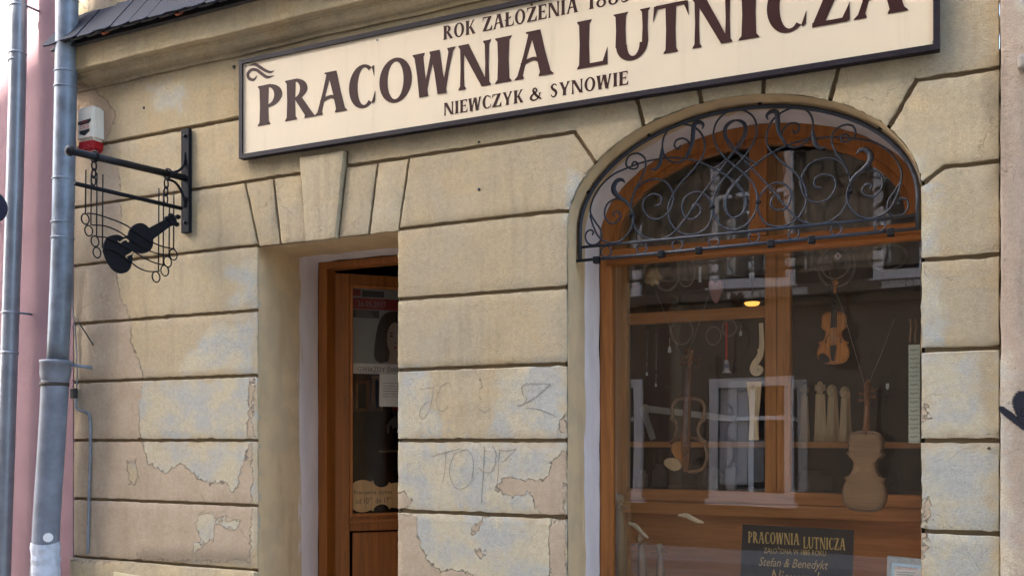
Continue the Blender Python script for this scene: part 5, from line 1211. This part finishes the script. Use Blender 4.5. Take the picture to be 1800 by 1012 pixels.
# carved necks standing low at left
def carved(label, px, pytop, w_, lean):
    b = at(px, 1012, .72); tp = at(px+lean, pytop, .72); base = Vector((b.x, .72, .761)); t_ = thing('carved_neck', label, 'violin neck', base, 'carved necks in the lower left corner')
    m_ = MB(); P = [base, base.lerp(tp, .5), base.lerp(tp, .86)]; m_.tube(P, [w_*.62, w_*.55, w_*.34], 4); m_.build('shaft', 'neck_wood', t_)
    m_ = MB(); c = tp; q = [(0, base.lerp(tp, .85)), (1, base.lerp(tp, .93)+Ya*.01), (2, c+Vector((0, .006, 0))), (3, c+Vector((0, -.022, .0))), (4, c+Vector((0, -.026, -.024))), (5, c+Vector((0, -.01, -.022)))]
    m_.tube(spline([z for _, z in q], 4), w_*.28, 8); m_.tube([c+Vector((-w_*.42, -.010, -.012)), c+Vector((w_*.42, -.010, -.012))], w_*.3, 10); m_.build('scroll', 'neck_wood', t_)
    for k, zq in enumerate((.88, .91)):
        e = base.lerp(tp, zq); m_ = MB(); s_ = 1 if k else -1; m_.tube([e, e+Vector((s_*.05, -.01, -.012))], [.004, .006], 6); m_.build('peg', 'neck_wood', t_)
carved('tall carved neck standing at left edge of the window', 1092, 872, .075, -5)
carved('small carved neck standing second from the left edge', 1130, 942, .05, -4)
carved('small carved neck standing third from the left edge', 1162, 958, .045, -2)
wsh = [('pale wood offcut lying on the lower ledge', (1192, 905), (1237, 918)), ('thin wood splinter lying left of the black board', (1105, 918), (1140, 945))]
for lb, a, b in wsh:
    p, q = at(*a, .85), at(*b, .85); m_ = MB(); m_.tube(spline([p, p.lerp(q, .35)+Za*.012, p.lerp(q, .7), q], 4), [.008, .009, .012, .014, .016, .016, .015, .014, .013, .012, .011, .008, .004], 7, flat=.6); tag(m_.build('wood_offcut', 'pale_maple', None, loc=tuple(p)), lb, 'offcut')
# black board with gold lettering
BY = .70
bt_ = thing('black_name_board', 'black board with gold lettering standing in the shop window', 'sign', at(1400, 1012, BY))
bq = [at(1299, 1080, BY), at(1496, 1080, BY), at(1501, 931, BY), at(1305, 921, BY)]
m_ = MB(); m_.prism([(p.x, p.z) for p in bq], lambda u, v, d: (u, BY-d, v), -.012, 0); m_.build('board', 'board_black', bt_)
bf = lambda u, v, d: (u, BY-d, v)
def bx(px): return at(px, 960, BY).x
m_ = MB(); z = at(1400, 961, BY).z; h = at(1400, 937, BY).z-z
line_of('PRACOWNIA', bf, bx(1315), bx(1405), z+.012, h*.85, m_); line_of('LUTNICZA', bf, bx(1412), bx(1486), z-.004, h*.85, m_); m_.build('gold_lettering', 'gold_paint', bt_)
m_ = MB(); z = at(1400, 974, BY).z; print_text(m_, 'ZAŁOŻONA W 1885 ROKU', bf, bx(1343), z, abs(at(1400, 964, BY).z-z), .0012, bx(1452)-bx(1343)); m_.build('gold_lettering', 'gold_paint', bt_)
m_ = MB(); z = at(1400, 997, BY).z; print_text(m_, 'Stefan & Benedykt', bf, bx(1334), z, abs(at(1400, 981, BY).z-z), .0012, bx(1456)-bx(1334), .35); m_.build('gold_lettering', 'gold_paint', bt_)
m_ = MB(); z = at(1400, 1026, BY).z; print_text(m_, 'Niewczyk', bf, bx(1354), z, abs(at(1400, 1001, BY).z-z), .0012, bx(1446)-bx(1354), .35); m_.build('gold_lettering', 'gold_paint', bt_)
# framed certificate
ct = thing('framed_certificate', 'pale blue certificate in a silver frame at lower right of window', 'certificate', at(1590, 1040, .64))
q = [at(1556, 1090, .64), at(1640, 1090, .64), at(1640, 984, .64), at(1560, 976, .64)]
def sh(ps, f):
    cx2 = sum(p.x for p in ps)/4; cz2 = sum(p.z for p in ps)/4; return [(cx2+(p.x-cx2)*f, cz2+(p.z-cz2)*f) for p in ps]
m_ = MB(); m_.prism(sh(q, 1), bfn := (lambda u, v, d: (u, .64-d, v)), -.014, 0); m_.build('frame', 'frame_silver', ct)
m_ = MB(); m_.prism(sh(q, .80), bfn, .0005, .0016); m_.build('border', 'pale_blue', ct)
m_ = MB(); m_.prism(sh(q, .68), bfn, .002, .0026); m_.build('sheet', 'paper_white', ct)
x_ = at(1572, 1000, .64).x; m_ = MB(); print_text(m_, 'CERTYFIKAT', bfn, x_, at(1590, 1000, .64).z, .014, .0034, .11); m_.build('lettering', 'print_red', ct)
for k in range(3):
    m_ = MB(); z = at(1590, 1005+4*k, .64).z; m_.box(x_+.01, x_+.10-.01*k, .6365, .6370, z-.002, z+.001); m_.build('text_line', 'cable_grey', ct)

# ================================================================ the door: frame in the reveal, leaf standing open inwards
DY = .60
mb = MB(); fl = at(560, 700, DY).x
mb.cbox(DX0+.004, at(574, 700, DY).x, DY, DY+.10, .0, DTOP-.05, .006); mb.cbox(DX1-.075, DX1-.004, DY, DY+.09, 0, DTOP-.05, .006); mb.cbox(DX0+.004, DX1-.004, DY, DY+.10, DTOP-.0495, DTOP-.004, .006)
dfr = mb.build('door_frame', 'door_wood', bld)
hx, hy = at(584, 700, DY+.115).x, DY+.115; ANG = R(47)
ux, uy = math.cos(ANG), math.sin(ANG)
def leaf(px, py):      # pixel -> (along leaf, height)
    r = ray(px, py); den = r.x*uy - r.y*ux
    k = ((hx-0)*uy - (hy+DIST)*ux)/den
    X, Y = r.x*k, -DIST+r.y*k
    return ((X-hx)*ux+(Y-hy)*uy), EYE+r.z*k
gx0, gz1 = leaf(619, 506); _, gz0 = leaf(613, 902)
lw_, lh = .90, DTOP-.056; gx1 = lw_-gx0
if gx1 < gx0+.2: gx1 = gx0+.5; lw_ = gx1+gx0
door = bpy.data.objects.new('door', None)
mb = MB(); mb.cbox(0, gx0-.02, -.02, .022, .01, lh, .005); mb.cbox(gx1+.02, lw_, -.02, .022, .01, lh, .005)
mb.cbox(gx0-.019, gx1+.019, -.02, .022, gz1+.02, lh, .005); mb.cbox(gx0-.019, gx1+.019, -.02, .022, gz0-.12, gz0-.02, .005); mb.cbox(gx0-.019, gx1+.019, -.02, .022, .01, .16, .005)
door = mb.build('door', 'door_wood', bld, world=False)
door.location = Vector((hx, hy, 0))-WLOC[bld.name]; door.rotation_euler = (0, 0, ANG)
def dpart(nm, m_, mat, label=None): return m_.build(nm, mat, door, world=False, label=label)
mb = MB()
for (a, b, c, d) in ((gx0-.02, gx0, gz0-.02, gz1+.02), (gx1, gx1+.02, gz0-.02, gz1+.02), (gx0, gx1, gz0-.02, gz0), (gx0, gx1, gz1, gz1+.02)): mb.cbox(a, b, -.028, .02, c, d, .004)
dpart('glazing_bead', mb, 'frame_wood')
mb = MB(); mb.cbox(gx0-.03, gx1+.03, -.036, -.0201, gz0-.062, gz0-.042, .006); dpart('rail_moulding', mb, 'frame_wood_h')
mb = MB(); mb.cbox(gx0-.0, gx1+.0, -.012, .012, .165, gz0-.13, .02); dpart('panel', mb, 'door_wood')
mb = MB(); mb.box(gx0, gx1, -.002, .002, gz0, gz1); dpart('pane', mb, 'door_glass')
mb = MB(); mb.cbox(lw_-.06, lw_-.04, -.05, -.02, 1.0, 1.14, .006); dpart('handle', mb, 'zinc')
for z in (.4, 1.35, 2.35):
    mb = MB(); mb.tube([(-.004, -.026, z-.045), (-.004, -.026, z+.045)], .009, 8); dpart('hinge', mb, 'dirty_iron')
# things fixed to the inside of the door glass
def onleaf(d0): return lambda u, v, d: Vector((hx, hy, 0)) + Vector((ux, uy, 0))*u + Vector((uy, -ux, 0))*(d-d0) + Vector((0, 0, v))
IN = .006
pf = onleaf(IN)
def lu(px, py=700): return leaf(px, py)[0]
pz1 = leaf(620, 506)[1]; pz0 = leaf(622, 656)[1]; pu0 = lu(621); pu1 = pu0+.46*(pz1-pz0)/.62
po = thing('concert_poster', 'concert poster with date and womans portrait inside the door glass', 'poster', pf(pu0, pz0, 0))
def flat(nm, poly, mat, layer): 
    m_ = MB(); m_.prism(poly, pf, layer*.0006-.0004, layer*.0006); m_.build(nm, mat, po)
def pu(f): return lerp(pu0, pu1, f)
def pz(f): return lerp(pz0, pz1, f)
def rc(a, b, c, d): return [(pu(a), pz(c)), (pu(b), pz(c)), (pu(b), pz(d)), (pu(a), pz(d))]
flat('sheet', rc(0, 1, 0, 1), 'paper_grey', 0)
flat('header', rc(.0, .12, .91, .99), 'poster_red', 1); flat('header', rc(.14, .5, .905, .98), 'poster_dark', 1)
flat('date_band', rc(0, 1, .76, .89), 'poster_red', 1); flat('caption_box', rc(.0, .42, .66, .75), 'poster_dark', 1)
def ell(cx, cy, rx, ry, n=24): return [(pu(cx+rx*math.cos(6.2832*i/n)), pz(cy+ry*math.sin(6.2832*i/n))) for i in range(n)]
flat('hair', [(pu(a), pz(b)) for a, b in spl2([(.52,.72),(.42,.62),(.36,.42),(.34,.20),(.44,.13),(.56,.15),(.62,.10),(.92,.12),(.96,.4),(.90,.66),(.72,.75)], 4, True)], 'hair_dark', 1)
flat('face', ell(.68, .42, .135, .20), 'skin_grey', 2); flat('neck', [(pu(a), pz(b)) for a, b in ((.60,.28),(.76,.28),(.80,.12),(.56,.12))], 'skin_grey', 1.5)
for ex in (.62, .745): flat('eye', ell(ex, .455, .028, .013, 10), 'hair_dark', 3); flat('brow', ell(ex, .49, .04, .006, 10), 'hair_dark', 3)
flat('nose', ell(.685, .375, .014, .012, 8), 'poster_dark', 3); flat('mouth', ell(.685, .32, .04, .011, 10), 'poster_red', 3)
flat('footer', rc(0, 1, 0, .12), 'curtain', 1.2)
m_ = MB(); print_text(m_, '26.05.2017', pf, pu(.07), pz(.79), (pz1-pz0)*.07, .0012, (pu1-pu0)*.46); m_.build('lettering', 'paper_grey', po)
m_ = MB(); print_text(m_, 'GWIAZDY ŚWIATA', pf, pu(.07), pz(.025), (pz1-pz0)*.06, .0012, (pu1-pu0)*.84); m_.build('lettering', 'print_black', po)
for k in range(3):
    m_ = MB(); zz_ = pz(.725-.025*k); m_.prism([(pu(.05), zz_), (pu(.28+.03*k), zz_), (pu(.28+.03*k), zz_+.004), (pu(.05), zz_+.004)], pf, .0008, .0010); m_.build('text_line', 'paper_grey', po)
q0, q1 = leaf(668, 714)[1], leaf(668, 656)[1]; a0 = lu(667)
no = thing('paper_notice', 'white typed sheet below the poster in the door glass', 'notice', pf(a0, q0, 0))
m_ = MB(); m_.prism([(a0, q0), (a0+.22, q0), (a0+.22, q1), (a0+.004, q1)], onleaf(IN+.003), 0, .0006); m_.build('sheet', 'paper_white', no)
for k in range(6):
    m_ = MB(); z = lerp(q1, q0, .3+.08*k); m_.prism([(a0+.025, z), (a0+.20-.02*(k % 3), z), (a0+.20-.02*(k % 3), z+.004), (a0+.025, z+.004)], onleaf(IN+.003), .0007, .001); m_.build('text_line', 'cable_grey', no)
# opening hours on a violin shaped plaque
hz0, hz1 = leaf(640, 901)[1]+.004, leaf(640, 843)[1]; hu0 = lu(616); hh = hz1-hz0
hp_ = thing('opening_hours_plaque', 'violin shaped wooden plaque with opening hours at bottom of door glass', 'sign', pf(hu0, hz0, 0))
of = onleaf(.0)
sc_ = hh/.209; pl = [(hu0+.002+y*sc_, hz0+hh/2+x*sc_) for x, y in VOUT]
hf = lambda u, v, d: Vector((hx, hy, 0)) + Vector((ux, uy, 0))*u + Vector((uy, -ux, 0))*(d-.020) + Vector((0, 0, v))
m_ = MB(); m_.prism(pl, hf, 0, .012); m_.build('plaque', 'maple', hp_)
m_ = MB(); print_text(m_, 'Pracownia czynna', hf, hu0+hh*.12, hz0+hh*.56, hh*.13, .0134, hh*1.2); m_.build('lettering', 'print_black', hp_)
m_ = MB(); print_text(m_, 'od 10    do 17', hf, hu0+hh*.16, hz0+hh*.27, hh*.18, .0134, hh*1.05); m_.build('lettering', 'print_black', hp_)
for uu in (.60, 1.20):
    m_ = MB(); print_text(m_, '00', hf, hu0+hh*uu, hz0+hh*.40, hh*.07, .0134, hh*.09); m_.build('lettering', 'print_black', hp_)
# dim shelf and figure seen through the door glass
sp_ = at(685, 790, 2.6); sh_ = thing('wall_shelf', 'small pale shelf in the dark behind the door glass', 'shelf', (sp_.x, 2.6, sp_.z-.02))
m_ = MB(); m_.cbox(sp_.x-.05, sp_.x+.4, 2.5, 2.75, sp_.z-.02, sp_.z, .003); m_.build('board', 'pale_maple', sh_)
m_ = MB(); m_.cbox(sp_.x, sp_.x+.04, 2.55, 2.75, sp_.z-.18, sp_.z-.021, .004); m_.build('bracket', 'room_wood', sh_)
fg = thing('doll', 'small doll in white blouse on the shelf behind the door', 'doll', (sp_.x+.06, 2.6, sp_.z))
m_ = MB(); m_.lathe([(.07, .0), (.065, .05), (.03, .17), (.032, .19)], (sp_.x+.06, 2.6, sp_.z+.001), 14); m_.build('skirt', 'poster_dark', fg)
m_ = MB(); m_.lathe([(.030, .19), (.04, .23), (.036, .27), (.014, .29), (.014, .30)], (sp_.x+.06, 2.6, sp_.z+.001), 14)
for s_ in (-1, 1): m_.tube([(sp_.x+.06+s_*.036, 2.6, sp_.z+.265), (sp_.x+.06+s_*.065, 2.58, sp_.z+.21), (sp_.x+.06+s_*.05, 2.56, sp_.z+.15)], [.016, .014, .010], 8)
m_.build('blouse', 'paper_white', fg)
m_ = MB(); m_.lathe([(.01, .30), (.028, .315), (.032, .34), (.024, .365), (.008, .375)], (sp_.x+.06, 2.6, sp_.z+.001), 12); m_.build('head', 'skin_grey', fg)
m_ = MB(); m_.lathe([(.034, .335), (.036, .36), (.02, .385), (.004, .39)], (sp_.x+.06, 2.605, sp_.z+.001), 12); m_.build('hair', 'ribbon_red', fg)
for i, (xa, xb, ya, yb) in enumerate(((624, 650, 668, 722), (655, 672, 662, 722))):
    a, b = at(xa, ya, 3.2), at(xb, yb, 3.2); t_ = thing('picture_frame', 'empty wooden picture frame dim behind the door glass, %s' % ('the left one' if i == 0 else 'the right one'), 'picture frame', (a.x, 3.2, b.z), 'frames behind the door')
    m_ = MB(); w_ = .03
    for (x0_, x1_, z0_, z1_) in ((a.x, b.x, a.z-w_, a.z), (a.x, b.x, b.z, b.z+w_), (a.x, a.x+w_, b.z+w_, a.z-w_), (b.x-w_, b.x, b.z+w_, a.z-w_)): m_.cbox(x0_, x1_, 3.18, 3.21, z0_, z1_, .004)
    m_.build('moulding', 'case_wood', t_)
